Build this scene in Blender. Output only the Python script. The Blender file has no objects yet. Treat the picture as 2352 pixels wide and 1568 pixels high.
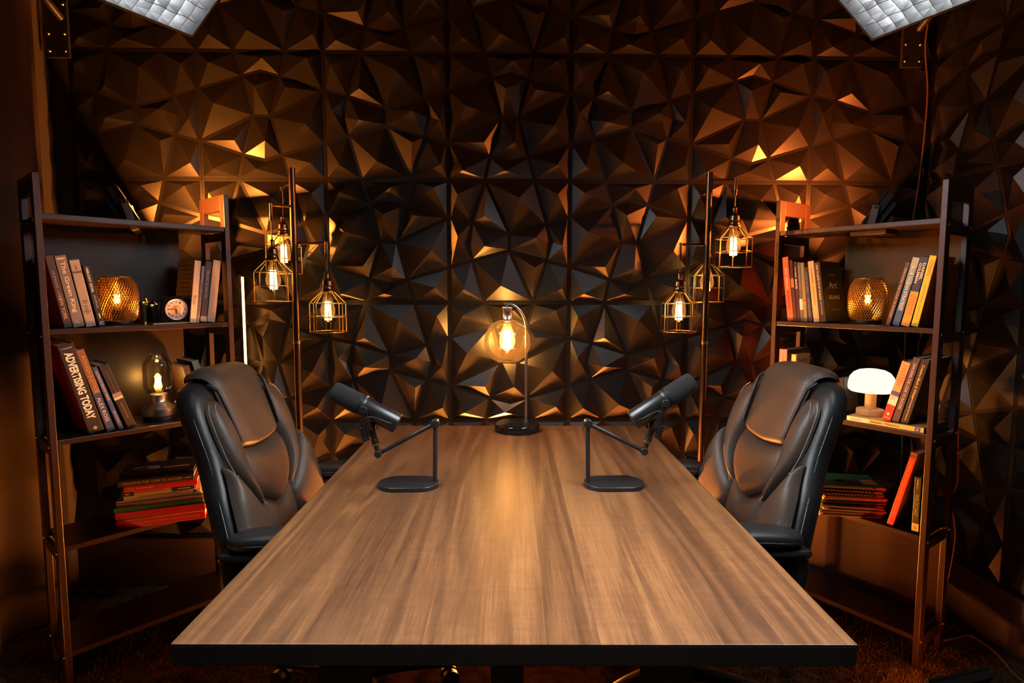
import bpy, math, random
from mathutils import Vector, Matrix, Euler
random.seed(7)
PI = math.pi
COL = bpy.context.scene.collection
SC = bpy.context.scene

# ------------------------------------------------------------------ camera, world, exposure
CAM_H = 1.27
def set_camera():
    yaw, pitch, roll = 0.0268, 0.0887, 0.0013
    cy, sy, cp, sp, cr, sr = math.cos(yaw), math.sin(yaw), math.cos(pitch), math.sin(pitch), math.cos(roll), math.sin(roll)
    w = Vector((sy*cp, cy*cp, -sp)); r = Vector((cy, -sy, 0)); u = r.cross(w)
    r2 = r*cr + u*sr; u2 = u*cr - r*sr
    cd = bpy.data.cameras.new('camera'); cd.sensor_width = 36.0; cd.lens = 1346.28/2352*36.0
    cd.clip_start = 0.02; cd.clip_end = 50
    co = bpy.data.objects.new('camera', cd); COL.objects.link(co)
    m = Matrix.Identity(4)
    for i in range(3):
        m[i][0] = r2[i]; m[i][1] = u2[i]; m[i][2] = -w[i]
    m[2][3] = CAM_H
    co.matrix_world = m
    SC.camera = co
set_camera()
wd = bpy.data.worlds.new('world'); SC.world = wd; wd.use_nodes = True
wd.node_tree.nodes['Background'].inputs[0].default_value = (0.02, 0.016, 0.014, 1)
wd.node_tree.nodes['Background'].inputs[1].default_value = 0.2
vs = SC.view_settings
vs.view_transform = 'Standard'; vs.look = 'None'; vs.gamma = 1.0; vs.use_curve_mapping = False
vs.exposure = -0.15
cy_ = SC.cycles
cy_.max_bounces = 5; cy_.diffuse_bounces = 2; cy_.glossy_bounces = 3; cy_.transmission_bounces = 2; cy_.transparent_max_bounces = 10
cy_.caustics_reflective = False; cy_.caustics_refractive = False

# light levels (all light comes from the fixtures built below)
P_SOFT = 55.0      # softbox diffuser
P_FLOOD_L, P_FLOOD_R = 8000.0, 8000.0    # floodlights on the shelves
P_FLOOR = 18.0     # floodlights on the carpet
P_BAR = 3400.0       # light bar behind the table
P_TREE = 17.0     # filaments of the cage lamps
P_TABLE = 420.0    # filament of the table lamp
ORANGE_L = (1.0, 0.26, 0.032)
ORANGE_R = (1.0, 0.19, 0.026)
WARM = (1.0, 0.50, 0.13)

# ------------------------------------------------------------------ materials
MATS = {}
def principled(name, color, rough=0.5, metal=0.0, spec=0.5, noise=0.0, nscale=8.0, bump=0.0, bscale=200.0, coat=0.0, stretch=None, color2=None):
    if name in MATS: return MATS[name]
    m = bpy.data.materials.new(name); m.use_nodes = True
    nt = m.node_tree; b = nt.nodes['Principled BSDF']
    b.inputs['Base Color'].default_value = (*color, 1); b.inputs['Roughness'].default_value = rough
    b.inputs['Metallic'].default_value = metal
    b.inputs['Specular IOR Level'].default_value = spec
    if coat: b.inputs['Coat Weight'].default_value = coat; b.inputs['Coat Roughness'].default_value = 0.08
    tc = nt.nodes.new('ShaderNodeTexCoord')
    src = tc.outputs['Object']
    if stretch:
        mp = nt.nodes.new('ShaderNodeMapping'); mp.inputs['Scale'].default_value = stretch
        nt.links.new(src, mp.inputs['Vector']); src = mp.outputs['Vector']
    if noise > 0 or color2:
        n = nt.nodes.new('ShaderNodeTexNoise'); n.inputs['Scale'].default_value = nscale; n.inputs['Detail'].default_value = 5
        nt.links.new(src, n.inputs['Vector'])
        mx = nt.nodes.new('ShaderNodeMix'); mx.data_type = 'RGBA'
        c2 = color2 if color2 else tuple(c*(1-noise) for c in color)
        c1 = color if color2 else tuple(min(1, c*(1+noise)) for c in color)
        mx.inputs['A'].default_value = (*c2, 1); mx.inputs['B'].default_value = (*c1, 1)
        nt.links.new(n.outputs['Fac'], mx.inputs['Factor']); nt.links.new(mx.outputs['Result'], b.inputs['Base Color'])
    if bump > 0:
        n2 = nt.nodes.new('ShaderNodeTexNoise'); n2.inputs['Scale'].default_value = bscale; n2.inputs['Detail'].default_value = 3
        nt.links.new(src, n2.inputs['Vector'])
        bp = nt.nodes.new('ShaderNodeBump'); bp.inputs['Strength'].default_value = bump; bp.inputs['Distance'].default_value = 0.002
        nt.links.new(n2.outputs['Fac'], bp.inputs['Height']); nt.links.new(bp.outputs['Normal'], b.inputs['Normal'])
    MATS[name] = m
    return m
def emission(name, color, strength):
    if name in MATS: return MATS[name]
    m = bpy.data.materials.new(name); m.use_nodes = True
    nt = m.node_tree; nt.nodes.clear()
    e = nt.nodes.new('ShaderNodeEmission'); e.inputs[0].default_value = (*color, 1); e.inputs[1].default_value = strength
    o = nt.nodes.new('ShaderNodeOutputMaterial'); nt.links.new(e.outputs[0], o.inputs[0])
    MATS[name] = m
    return m
def glass(name, tint=(1, 1, 1), rough=0.02, refl=0.08, haze=0.0, ior=1.4):
    """thin blown glass: straight-through transmission with a clear reflection that grows at grazing angles"""
    if name in MATS: return MATS[name]
    m = bpy.data.materials.new(name); m.use_nodes = True
    nt = m.node_tree; nt.nodes.clear()
    t = nt.nodes.new('ShaderNodeBsdfTransparent'); t.inputs[0].default_value = (*tint, 1)
    g = nt.nodes.new('ShaderNodeBsdfGlossy'); g.inputs['Roughness'].default_value = rough
    lw = nt.nodes.new('ShaderNodeFresnel'); lw.inputs['IOR'].default_value = ior
    ad = nt.nodes.new('ShaderNodeMath'); ad.operation = 'MULTIPLY_ADD'; ad.inputs[1].default_value = 0.8; ad.inputs[2].default_value = refl*0.3
    nt.links.new(lw.outputs[0], ad.inputs[0])
    mx = nt.nodes.new('ShaderNodeMixShader'); nt.links.new(ad.outputs[0], mx.inputs[0])
    nt.links.new(t.outputs[0], mx.inputs[1]); nt.links.new(g.outputs[0], mx.inputs[2])
    out = mx.outputs[0]
    if haze:
        # bulb's amber glow put into the glass as a faint translucent tint
        tr = nt.nodes.new('ShaderNodeBsdfTranslucent'); tr.inputs[0].default_value = (1.0, 0.80, 0.50, 1)
        m2 = nt.nodes.new('ShaderNodeMixShader'); m2.inputs[0].default_value = haze
        nt.links.new(out, m2.inputs[1]); nt.links.new(tr.outputs[0], m2.inputs[2]); out = m2.outputs[0]
    o = nt.nodes.new('ShaderNodeOutputMaterial'); nt.links.new(out, o.inputs[0])
    MATS[name] = m
    return m

M_PVC = principled('black_satin_pvc', (0.008, 0.007, 0.0065), 0.34, noise=0.06, nscale=30)
M_WALL = principled('dark_wall_paint', (0.030, 0.022, 0.018), 0.8, noise=0.15)
M_CEIL = principled('dark_ceiling_paint', (0.02, 0.018, 0.017), 0.9, noise=0.1)
M_BASEB = principled('dark_brown_baseboard', (0.030, 0.014, 0.008), 0.6, noise=0.2, nscale=6)
M_CURT = principled('dark_brown_curtain', (0.030, 0.018, 0.011), 0.85, bump=0.4, bscale=700, noise=0.15, nscale=40)
M_LEATHER = principled('warm_lit_black_leather', (0.056, 0.038, 0.027), 0.47, bump=0.25, bscale=450, noise=0.1, nscale=20)  # black leather, browned to carry the warm light on the chair fronts
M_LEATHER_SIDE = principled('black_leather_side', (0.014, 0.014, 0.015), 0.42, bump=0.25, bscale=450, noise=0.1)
M_STITCH = principled('pale_grey_thread', (0.45, 0.43, 0.40), 0.8, noise=0.1)
M_BLKPL = principled('black_plastic', (0.012, 0.012, 0.013), 0.38, noise=0.1)
M_BLKMT = principled('black_powder_coated_metal', (0.014, 0.014, 0.015), 0.36, bump=0.05, noise=0.1)
M_BLKFAB = principled('black_fabric', (0.016, 0.015, 0.015), 0.9, bump=0.3, bscale=900, noise=0.1)
M_GRID = principled('grey_grid_fabric', (0.030, 0.030, 0.032), 0.75, bump=0.4, bscale=120, noise=0.3, nscale=30)
M_FOAM = principled('charcoal_foam', (0.011, 0.011, 0.0115), 0.95, bump=0.9, bscale=1400, noise=0.25, nscale=600)
M_MICBODY = principled('dark_grey_enamel', (0.010, 0.010, 0.0105), 0.33, noise=0.05)
M_CHROME = principled('polished_steel', (0.75, 0.70, 0.64), 0.18, metal=1.0, noise=0.05)
M_STEEL = principled('brushed_steel', (0.62, 0.58, 0.54), 0.30, metal=1.0, noise=0.08, nscale=60, stretch=(1, 1, 20))
M_BRASS = principled('aged_brass', (0.62, 0.42, 0.16), 0.28, metal=1.0, noise=0.1)
M_BRONZE = principled('dark_bronze_metal', (0.16, 0.105, 0.065), 0.28, metal=1.0, noise=0.1)
M_GOLDWIRE = principled('amber_gold_wire', (0.55, 0.30, 0.07), 0.32, metal=0.85, noise=0.1)
M_SCREW = principled('bright_screw_metal', (0.80, 0.62, 0.42), 0.25, metal=1.0, noise=0.05)
M_SHELFW = principled('espresso_wood', (0.034, 0.015, 0.010), 0.36, stretch=(6, 6, 90), nscale=3, color2=(0.018, 0.008, 0.006), bump=0.06, bscale=12)
M_SHELFB = principled('espresso_shelf_board', (0.026, 0.014, 0.010), 0.30, stretch=(4, 60, 60), nscale=3, color2=(0.015, 0.008, 0.006), bump=0.04, bscale=12)
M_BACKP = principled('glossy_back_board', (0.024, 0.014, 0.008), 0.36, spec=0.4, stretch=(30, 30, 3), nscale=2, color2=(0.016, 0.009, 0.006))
M_BACKG = principled('lamplit_gold_back_board', (0.150, 0.082, 0.020), 0.50, spec=0.25, stretch=(30, 30, 3), nscale=2, color2=(0.105, 0.056, 0.013))  # golden glow of the cage lamp put into the board colour
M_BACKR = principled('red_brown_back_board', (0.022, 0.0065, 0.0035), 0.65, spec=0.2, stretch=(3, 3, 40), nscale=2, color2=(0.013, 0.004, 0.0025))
M_PAGES = principled('book_pages', (0.62, 0.52, 0.38), 0.8, stretch=(300, 4, 4), nscale=3, color2=(0.45, 0.36, 0.25))
M_LIGHTWOOD = principled('pale_beech_wood', (0.62, 0.36, 0.14), 0.5, stretch=(40, 40, 4), nscale=2, color2=(0.50, 0.27, 0.09))
M_GLASS = glass('clear_glass', (0.98, 0.97, 0.95))
M_GLASSW = glass('amber_tinted_bulb_glass', (1.0, 0.90, 0.70), refl=0.05, haze=0.06, ior=1.25)
M_GLOBE = glass('warm_clear_globe_glass', (1.0, 0.94, 0.84), refl=0.06, haze=0.022, ior=1.22)
M_SMOKE = glass('amber_glass_liner', (1.0, 0.86, 0.60), refl=0.03, haze=0.0, ior=1.2)
M_DIAL = principled('clock_dial_paper', (0.62, 0.58, 0.60), 0.6, nscale=14, color2=(0.70, 0.45, 0.40))
M_CORD = principled('brown_cable', (0.10, 0.055, 0.030), 0.5, noise=0.1)
M_CORDB = principled('black_cable', (0.012, 0.012, 0.012), 0.4, noise=0.1)
M_INKK = principled('black_ink', (0.015, 0.013, 0.012), 0.6, noise=0.05)

def carpet_material():
    m = bpy.data.materials.new('brown_shag_carpet'); m.use_nodes = True
    nt = m.node_tree; b = nt.nodes['Principled BSDF']; b.inputs['Roughness'].default_value = 0.95
    b.inputs['Specular IOR Level'].default_value = 0.1
    tc = nt.nodes.new('ShaderNodeTexCoord')
    n1 = nt.nodes.new('ShaderNodeTexNoise'); n1.inputs['Scale'].default_value = 170; n1.inputs['Detail'].default_value = 4
    n2 = nt.nodes.new('ShaderNodeTexNoise'); n2.inputs['Scale'].default_value = 9; n2.inputs['Detail'].default_value = 5; n2.inputs['Distortion'].default_value = 1.2
    for n in (n1, n2): nt.links.new(tc.outputs['Object'], n.inputs['Vector'])
    r1 = nt.nodes.new('ShaderNodeValToRGB')
    r1.color_ramp.elements[0].position = 0.35; r1.color_ramp.elements[0].color = (0.012, 0.008, 0.006, 1)
    r1.color_ramp.elements[1].position = 0.68; r1.color_ramp.elements[1].color = (0.15, 0.095, 0.05, 1)
    ad = nt.nodes.new('ShaderNodeMath'); ad.operation = 'MULTIPLY_ADD'; ad.inputs[1].default_value = 0.75; 
    mu = nt.nodes.new('ShaderNodeMath'); mu.operation = 'MULTIPLY'; mu.inputs[1].default_value = 0.3
    nt.links.new(n1.outputs['Fac'], mu.inputs[0]); nt.links.new(n2.outputs['Fac'], ad.inputs[0]); nt.links.new(mu.outputs[0], ad.inputs[2])
    nt.links.new(ad.outputs[0], r1.inputs['Fac']); nt.links.new(r1.outputs['Color'], b.inputs['Base Color'])
    bp = nt.nodes.new('ShaderNodeBump'); bp.inputs['Strength'].default_value = 1.0; bp.inputs['Distance'].default_value = 0.02
    nt.links.new(ad.outputs[0], bp.inputs['Height']); nt.links.new(bp.outputs['Normal'], b.inputs['Normal'])
    return m
M_CARPET = carpet_material()

def table_material():
    m = bpy.data.materials.new('walnut_laminate'); m.use_nodes = True
    nt = m.node_tree; N = nt.nodes; Lk = nt.links
    b = N['Principled BSDF']; b.inputs['Roughness'].default_value = 0.43; b.inputs['Specular IOR Level'].default_value = 0.45
    tc = N.new('ShaderNodeTexCoord')
    sep = N.new('ShaderNodeSeparateXYZ'); Lk.new(tc.outputs['Object'], sep.inputs[0])
    def math_(op, a, bb=None, c=None):
        n = N.new('ShaderNodeMath'); n.operation = op
        for i, v in enumerate((a, bb, c)):
            if v is None: continue
            if isinstance(v, (int, float)): n.inputs[i].default_value = v
            else: Lk.new(v, n.inputs[i])
        return n.outputs[0]
    def noise_(scale, detail, mapping, dist=0.0):
        mp = N.new('ShaderNodeMapping'); mp.inputs['Scale'].default_value = mapping
        Lk.new(tc.outputs['Object'], mp.inputs['Vector'])
        n = N.new('ShaderNodeTexNoise'); n.inputs['Scale'].default_value = scale; n.inputs['Detail'].default_value = detail; n.inputs['Distortion'].default_value = dist
        Lk.new(mp.outputs[0], n.inputs['Vector']); return n.outputs['Fac']
    # staves of uneven width running down the table: warp x, then cut into bands
    wob = noise_(1.0, 2, (9, 0.0, 0))
    xw = math_('MULTIPLY_ADD', wob, 0.10, sep.outputs['X'])
    band = math_('FLOOR', math_('MULTIPLY', xw, 10.5))
    wn = N.new('ShaderNodeTexWhiteNoise'); wn.noise_dimensions = '1D'; Lk.new(band, wn.inputs['W'])
    bandv = wn.outputs['Value']
    # per-stave shifted grain
    comb = N.new('ShaderNodeCombineXYZ')
    Lk.new(sep.outputs['X'], comb.inputs[0]); Lk.new(math_('MULTIPLY_ADD', bandv, 17.0, sep.outputs['Y']), comb.inputs[1]); Lk.new(bandv, comb.inputs[2])
    def noise_c(scale, detail, mapping, dist=0.0):
        mp = N.new('ShaderNodeMapping'); mp.inputs['Scale'].default_value = mapping
        Lk.new(comb.outputs[0], mp.inputs['Vector'])
        n = N.new('ShaderNodeTexNoise'); n.inputs['Scale'].default_value = scale; n.inputs['Detail'].default_value = detail; n.inputs['Distortion'].default_value = dist
        Lk.new(mp.outputs[0], n.inputs['Vector']); return n.outputs['Fac']
    # cathedral figure: rings cut out of a slowly drifting field
    field = noise_c(1.0, 2, (5.0, 0.42, 3.0), 0.30)
    rings = math_('SINE', math_('MULTIPLY', field, 64.0))
    rings = math_('MULTIPLY_ADD', rings, 0.5, 0.5)
    fine = noise_c(1.0, 6, (190, 7, 1), 0.3)
    pores = noise_c(1.0, 3, (420, 26, 1), 0.0)
    flame = noise_c(1.0, 3, (14, 60, 1), 0.8)
    f1 = math_('MULTIPLY_ADD', rings, 0.15, math_('MULTIPLY', fine, 0.44))
    f2 = math_('MULTIPLY_ADD', bandv, 0.17, math_('ADD', f1, 0.06))
    f3 = math_('MULTIPLY_ADD', flame, 0.14, f2)
    f4 = math_('MULTIPLY_ADD', pores, 0.16, f3)
    r = N.new('ShaderNodeValToRGB'); e = r.color_ramp.elements
    e[0].position = 0.34; e[0].color = (0.058, 0.022, 0.009, 1)
    e[1].position = 0.86; e[1].color = (0.30, 0.132, 0.046, 1)
    x = e.new(0.60); x.color = (0.155, 0.064, 0.024, 1)
    Lk.new(f4, r.inputs['Fac']); Lk.new(r.outputs['Color'], b.inputs['Base Color'])
    bp = N.new('ShaderNodeBump'); bp.inputs['Strength'].default_value = 0.12; bp.inputs['Distance'].default_value = 0.001
    Lk.new(pores, bp.inputs['Height']); Lk.new(bp.outputs['Normal'], b.inputs['Normal'])
    ro = math_('MULTIPLY_ADD', fine, 0.14, 0.36); Lk.new(ro, b.inputs['Roughness'])
    return m
M_TABLE = table_material()
M_EDGE = principled('shaded_walnut_edge_band', (0.012, 0.007, 0.005), 0.6, stretch=(3, 90, 90), nscale=3, color2=(0.007, 0.004, 0.003))  # walnut edge coloured near black for the shade on it
M_TLEG = principled('black_steel_leg', (0.010, 0.010, 0.010), 0.5, noise=0.1)

# ------------------------------------------------------------------ mesh helpers
class MB:
    def __init__(s): s.v = []; s.f = []
    def add(s, vs, fs):
        o = len(s.v); s.v += [tuple(p) for p in vs]; s.f += [tuple(i+o for i in f) for f in fs]; return s
    def box(s, x0, y0, z0, x1, y1, z1):
        return s.add([(x0,y0,z0),(x1,y0,z0),(x1,y1,z0),(x0,y1,z0),(x0,y0,z1),(x1,y0,z1),(x1,y1,z1),(x0,y1,z1)],
                     [(0,3,2,1),(4,5,6,7),(0,1,5,4),(1,2,6,5),(2,3,7,6),(3,0,4,7)])
    def cbox(s, c, h):
        return s.box(c[0]-h[0], c[1]-h[1], c[2]-h[2], c[0]+h[0], c[1]+h[1], c[2]+h[2])
    def obox(s, c, ax, ay, az, h):
        c = Vector(c); A = [Vector(a).normalized()*k for a, k in zip((ax, ay, az), h)]
        vs = []
        for dz in (-1, 1):
            for dx, dy in ((-1,-1),(1,-1),(1,1),(-1,1)): vs.append(c+A[0]*dx+A[1]*dy+A[2]*dz)
        return s.add(vs, [(0,3,2,1),(4,5,6,7),(0,1,5,4),(1,2,6,5),(2,3,7,6),(3,0,4,7)])
    def bar(s, p0, p1, w, h, up=(0, 0, 1)):
        p0, p1 = Vector(p0), Vector(p1); d = (p1-p0); L = d.length; d.normalize()
        up = Vector(up); x = d.cross(up)
        if x.length < 1e-4: x = d.cross(Vector((0, 1, 0)))
        x.normalize(); y = x.cross(d)
        return s.obox((p0+p1)/2, d, x, y, (L/2, w/2, h/2))
    def ring(s, c, d, r, n, up=None):
        d = Vector(d).normalized(); a = d.orthogonal().normalized() if up is None else up; b = d.cross(a)
        return [Vector(c)+(a*math.cos(2*PI*i/n)+b*math.sin(2*PI*i/n))*r for i in range(n)]
    def cyl(s, p0, p1, r0, r1=None, n=16, caps=True):
        r1 = r0 if r1 is None else r1
        d = Vector(p1)-Vector(p0); vs = s.ring(p0, d, r0, n)+s.ring(p1, d, r1, n)
        fs = [(i, (i+1) % n, n+(i+1) % n, n+i) for i in range(n)]
        if caps: fs += [tuple(range(n-1, -1, -1)), tuple(range(n, 2*n))]
        return s.add(vs, fs)
    def tube(s, path, r, n=8, closed=False, caps=True):
        P = [Vector(p) for p in path]; m = len(P); vs = []; up = None
        for i in range(m):
            if closed: t = P[(i+1) % m]-P[i-1]
            else: t = P[min(i+1, m-1)]-P[max(i-1, 0)]
            t.normalize()
            if up is None: up = t.orthogonal().normalized()
            up = (up-t*up.dot(t)).normalized()
            rr = r[i] if isinstance(r, (list, tuple)) else r
            vs += s.ring(P[i], t, rr, n, up)
        fs = []
        for i in range(m if closed else m-1):
            a, b = i*n, ((i+1) % m)*n
            fs += [(a+k, a+(k+1) % n, b+(k+1) % n, b+k) for k in range(n)]
        if not closed and caps: fs += [tuple(range(n-1, -1, -1)), tuple(range((m-1)*n, m*n))]
        return s.add(vs, fs)
    def lathe(s, prof, n=32, c=(0, 0, 0), axis=None):
        vs = []; fs = []; m = len(prof)
        for r, z in prof:
            for i in range(n):
                a = 2*PI*i/n; vs.append((c[0]+r*math.cos(a), c[1]+r*math.sin(a), c[2]+z))
        for j in range(m-1):
            fs += [(j*n+i, j*n+(i+1) % n, (j+1)*n+(i+1) % n, (j+1)*n+i) for i in range(n)]
        if prof[0][0] > 1e-5: fs.append(tuple(range(n-1, -1, -1)))
        if prof[-1][0] > 1e-5: fs.append(tuple(range((m-1)*n, m*n)))
        return s.add(vs, fs)
    def lathe_open(s, prof, n=32, c=(0, 0, 0)):
        vs = []; fs = []; m = len(prof)
        for r, z in prof:
            for i in range(n):
                a = 2*PI*i/n; vs.append((c[0]+r*math.cos(a), c[1]+r*math.sin(a), c[2]+z))
        for j in range(m-1):
            fs += [(j*n+i, j*n+(i+1) % n, (j+1)*n+(i+1) % n, (j+1)*n+i) for i in range(n)]
        return s.add(vs, fs)
    def grid(s, nu, nv, fn, closeu=False):
        vs = [fn(i/(nu if closeu else nu-1), j/(nv-1)) for j in range(nv) for i in range(nu)]
        fs = []
        for j in range(nv-1):
            for i in range(nu if closeu else nu-1):
                k = (i+1) % nu
                fs.append((j*nu+i, j*nu+k, (j+1)*nu+k, (j+1)*nu+i))
        return s.add(vs, fs)
    def prism(s, pts, y0, y1):
        """polygon in x,z pushed along y"""
        n = len(pts); vs = [(p[0], y0, p[1]) for p in pts]+[(p[0], y1, p[1]) for p in pts]
        return s.add(vs, [tuple(range(n)), tuple(range(2*n-1, n-1, -1))]+[(i, n+i, n+(i+1) % n, (i+1) % n) for i in range(n)])
    def prism_z(s, pts, z0, z1):
        n = len(pts); vs = [(p[0], p[1], z0) for p in pts]+[(p[0], p[1], z1) for p in pts]
        return s.add(vs, [tuple(range(n-1, -1, -1)), tuple(range(n, 2*n))]+[(i, (i+1) % n, n+(i+1) % n, n+i) for i in range(n)])
    def mesh(s, name, smooth=None):
        me = bpy.data.meshes.new(name); me.from_pydata(s.v, [], s.f); me.update()
        if smooth is not None:
            me.polygons.foreach_set('use_smooth', [True]*len(me.polygons))
            me.set_sharp_from_angle(angle=math.radians(smooth))
        return me
    def build(s, name, mat, parent=None, smooth=None, bevel=0.0, seg=2):
        return link(name, s.mesh(name, smooth), mat, parent, bevel, seg)

def link(name, me, mat, parent=None, bevel=0.0, seg=2):
    o = bpy.data.objects.new(name, me); COL.objects.link(o)
    if mat is not None and not me.materials: me.materials.append(mat)
    if parent is not None: o.parent = parent
    if bevel > 0:
        b = o.modifiers.new('bevel', 'BEVEL'); b.width = bevel; b.segments = seg; b.limit_method = 'ANGLE'; b.angle_limit = math.radians(40)
    return o
def tag(o, label, cat, group=None):
    o['label'] = label; o['category'] = cat
    if group: o['group'] = group
    return o
def thing(name, label, cat, loc=(0, 0, 0), rot=(0, 0, 0), group=None):
    o = bpy.data.objects.new(name, None); COL.objects.link(o); o.empty_display_size = 0.05
    o.location = loc; o.rotation_euler = rot
    return tag(o, label, cat, group)
def struct(o):
    o['kind'] = 'structure'; return o
def smoothpath(pts, k=8):
    P = [Vector(p) for p in pts]; out = []
    for i in range(len(P)-1):
        p0, p1, p2, p3 = P[max(i-1, 0)], P[i], P[i+1], P[min(i+2, len(P)-1)]
        for j in range(k):
            t = j/k
            out.append(0.5*((2*p1)+(p2-p0)*t+(2*p0-5*p1+4*p2-p3)*t*t+(3*p1-p0-3*p2+p3)*t**3))
    out.append(P[-1]); return out
def lerp(a, b, t): return a+(b-a)*t
def interp(x, xs, ys):
    if x <= xs[0]: return ys[0]
    for i in range(len(xs)-1):
        if x <= xs[i+1]:
            t = (x-xs[i])/(xs[i+1]-xs[i]); return lerp(ys[i], ys[i+1], t)
    return ys[-1]
def sinterp(x, xs, ys):
    """smooth (Catmull-Rom style) interpolation"""
    n = len(xs)
    if x <= xs[0]: return ys[0]
    if x >= xs[-1]: return ys[-1]
    for i in range(n-1):
        if x <= xs[i+1]:
            h = xs[i+1]-xs[i]; t = (x-xs[i])/h
            def slope(k):
                if k == 0: return (ys[1]-ys[0])/(xs[1]-xs[0])
                if k == n-1: return (ys[-1]-ys[-2])/(xs[-1]-xs[-2])
                return (ys[k+1]-ys[k-1])/(xs[k+1]-xs[k-1])
            a, b = slope(i)*h, slope(i+1)*h
            return (2*t**3-3*t*t+1)*ys[i]+(t**3-2*t*t+t)*a+(-2*t**3+3*t*t)*ys[i+1]+(t**3-t*t)*b

TEXTS = {}
def text_mesh(body, length, height, bold=0.0):
    """flat lettering, centred on the origin in x/y, fitted to length x height"""
    key = (body, round(length, 4), round(height, 4), bold)
    if key in TEXTS: return TEXTS[key]
    cu = bpy.data.curves.new('lettering', 'FONT'); cu.body = body; cu.size = 1.0; cu.resolution_u = 2
    cu.fill_mode = 'FRONT'; cu.offset = bold
    ob = bpy.data.objects.new('lettering', cu); COL.objects.link(ob)
    bpy.context.view_layer.update()
    me = bpy.data.meshes.new_from_object(ob)
    bpy.data.objects.remove(ob); bpy.data.curves.remove(cu)
    xs = [v.co.x for v in me.vertices]; ys = [v.co.y for v in me.vertices]
    cx, cy = (min(xs)+max(xs))/2, (min(ys)+max(ys))/2
    sx, sy = length/max(1e-4, max(xs)-min(xs)), height/max(1e-4, max(ys)-min(ys))
    for v in me.vertices: v.co = ((v.co.x-cx)*sx, (v.co.y-cy)*sy, 0)
    me.name = 'lettering'; me.update()
    TEXTS[key] = me
    return me
def put_text(name, body, length, height, mat, parent, origin, xdir, ydir, bold=0.0):
    me = text_mesh(body, length, height, bold).copy()
    me.materials.clear(); me.materials.append(mat)
    o = bpy.data.objects.new(name, me); COL.objects.link(o); o.parent = parent
    x = Vector(xdir).normalized(); y = Vector(ydir).normalized(); z = x.cross(y)
    m = Matrix.Identity(4)
    for i in range(3): m[i][0] = x[i]; m[i][1] = y[i]; m[i][2] = z[i]; m[i][3] = origin[i]
    o.matrix_local = m
    return o

# ------------------------------------------------------------------ the room
PX0, PZ0, WALL_Y, WALL_X = -1.1951, 2.2148, 2.4625, 1.8049   # panel seams: x = PX0 + .5 c, z = PZ0 - .5 k
XL, YF, ZC = -1.78, -1.9, 2.7148
fl = struct(MB().box(XL-0.1, YF-0.1, -0.1, WALL_X+0.12, WALL_Y+0.12, 0.0).build('floor', M_CARPET))
ce = struct(MB().box(XL-0.1, YF-0.1, ZC, WALL_X+0.12, WALL_Y+0.12, ZC+0.1).build('ceiling', M_CEIL))
wb = struct(MB().box(XL-0.1, WALL_Y+0.010, 0, WALL_X+0.12, WALL_Y+0.12, ZC).build('wall_back', M_WALL))
wr = struct(MB().box(WALL_X+0.010, YF, 0, WALL_X+0.12, WALL_Y+0.010, ZC).build('wall_right', M_WALL))
wl = struct(MB().box(XL-0.1, YF, 0, XL, WALL_Y+0.010, ZC).build('wall_left', M_WALL))
wf = struct(MB().box(XL-0.1, YF-0.1, 0, WALL_X+0.12, YF, ZC).build('wall_front', M_WALL))
zb = PZ0-2.0
def carpet_pile():
    rng = random.Random(11); mb = MB()
    for x0, x1, y0, y1, n in ((0.35, 1.78, 1.10, 2.40, 15000), (-1.70, -0.35, 1.10, 2.40, 11000)):
        for _ in range(n):
            x, y = rng.uniform(x0, x1), rng.uniform(y0, y1)
            h = rng.uniform(0.006, 0.013); r = rng.uniform(0.0022, 0.0042); a = rng.uniform(0, 6.28)
            dx, dy = rng.uniform(-0.006, 0.006), rng.uniform(-0.006, 0.006)
            b = len(mb.v)
            for k in range(3): mb.v.append((x+r*math.cos(a+k*2.094), y+r*math.sin(a+k*2.094), 0.0))
            mb.v.append((x+dx, y+dy, h))
            mb.f += [(b, b+1, b+3), (b+1, b+2, b+3), (b+2, b, b+3)]
    o = mb.build('carpet_pile', M_CARPET, fl); o['kind'] = 'stuff'
carpet_pile()
struct(MB().box(XL, WALL_Y-0.012, 0, WALL_X, WALL_Y+0.010, zb-0.002).build('baseboard_back', M_BASEB, bevel=0.004))
struct(MB().box(WALL_X-0.012, YF, 0, WALL_X+0.010, WALL_Y-0.012, zb-0.002).build('baseboard_right', M_BASEB, bevel=0.004))

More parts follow.
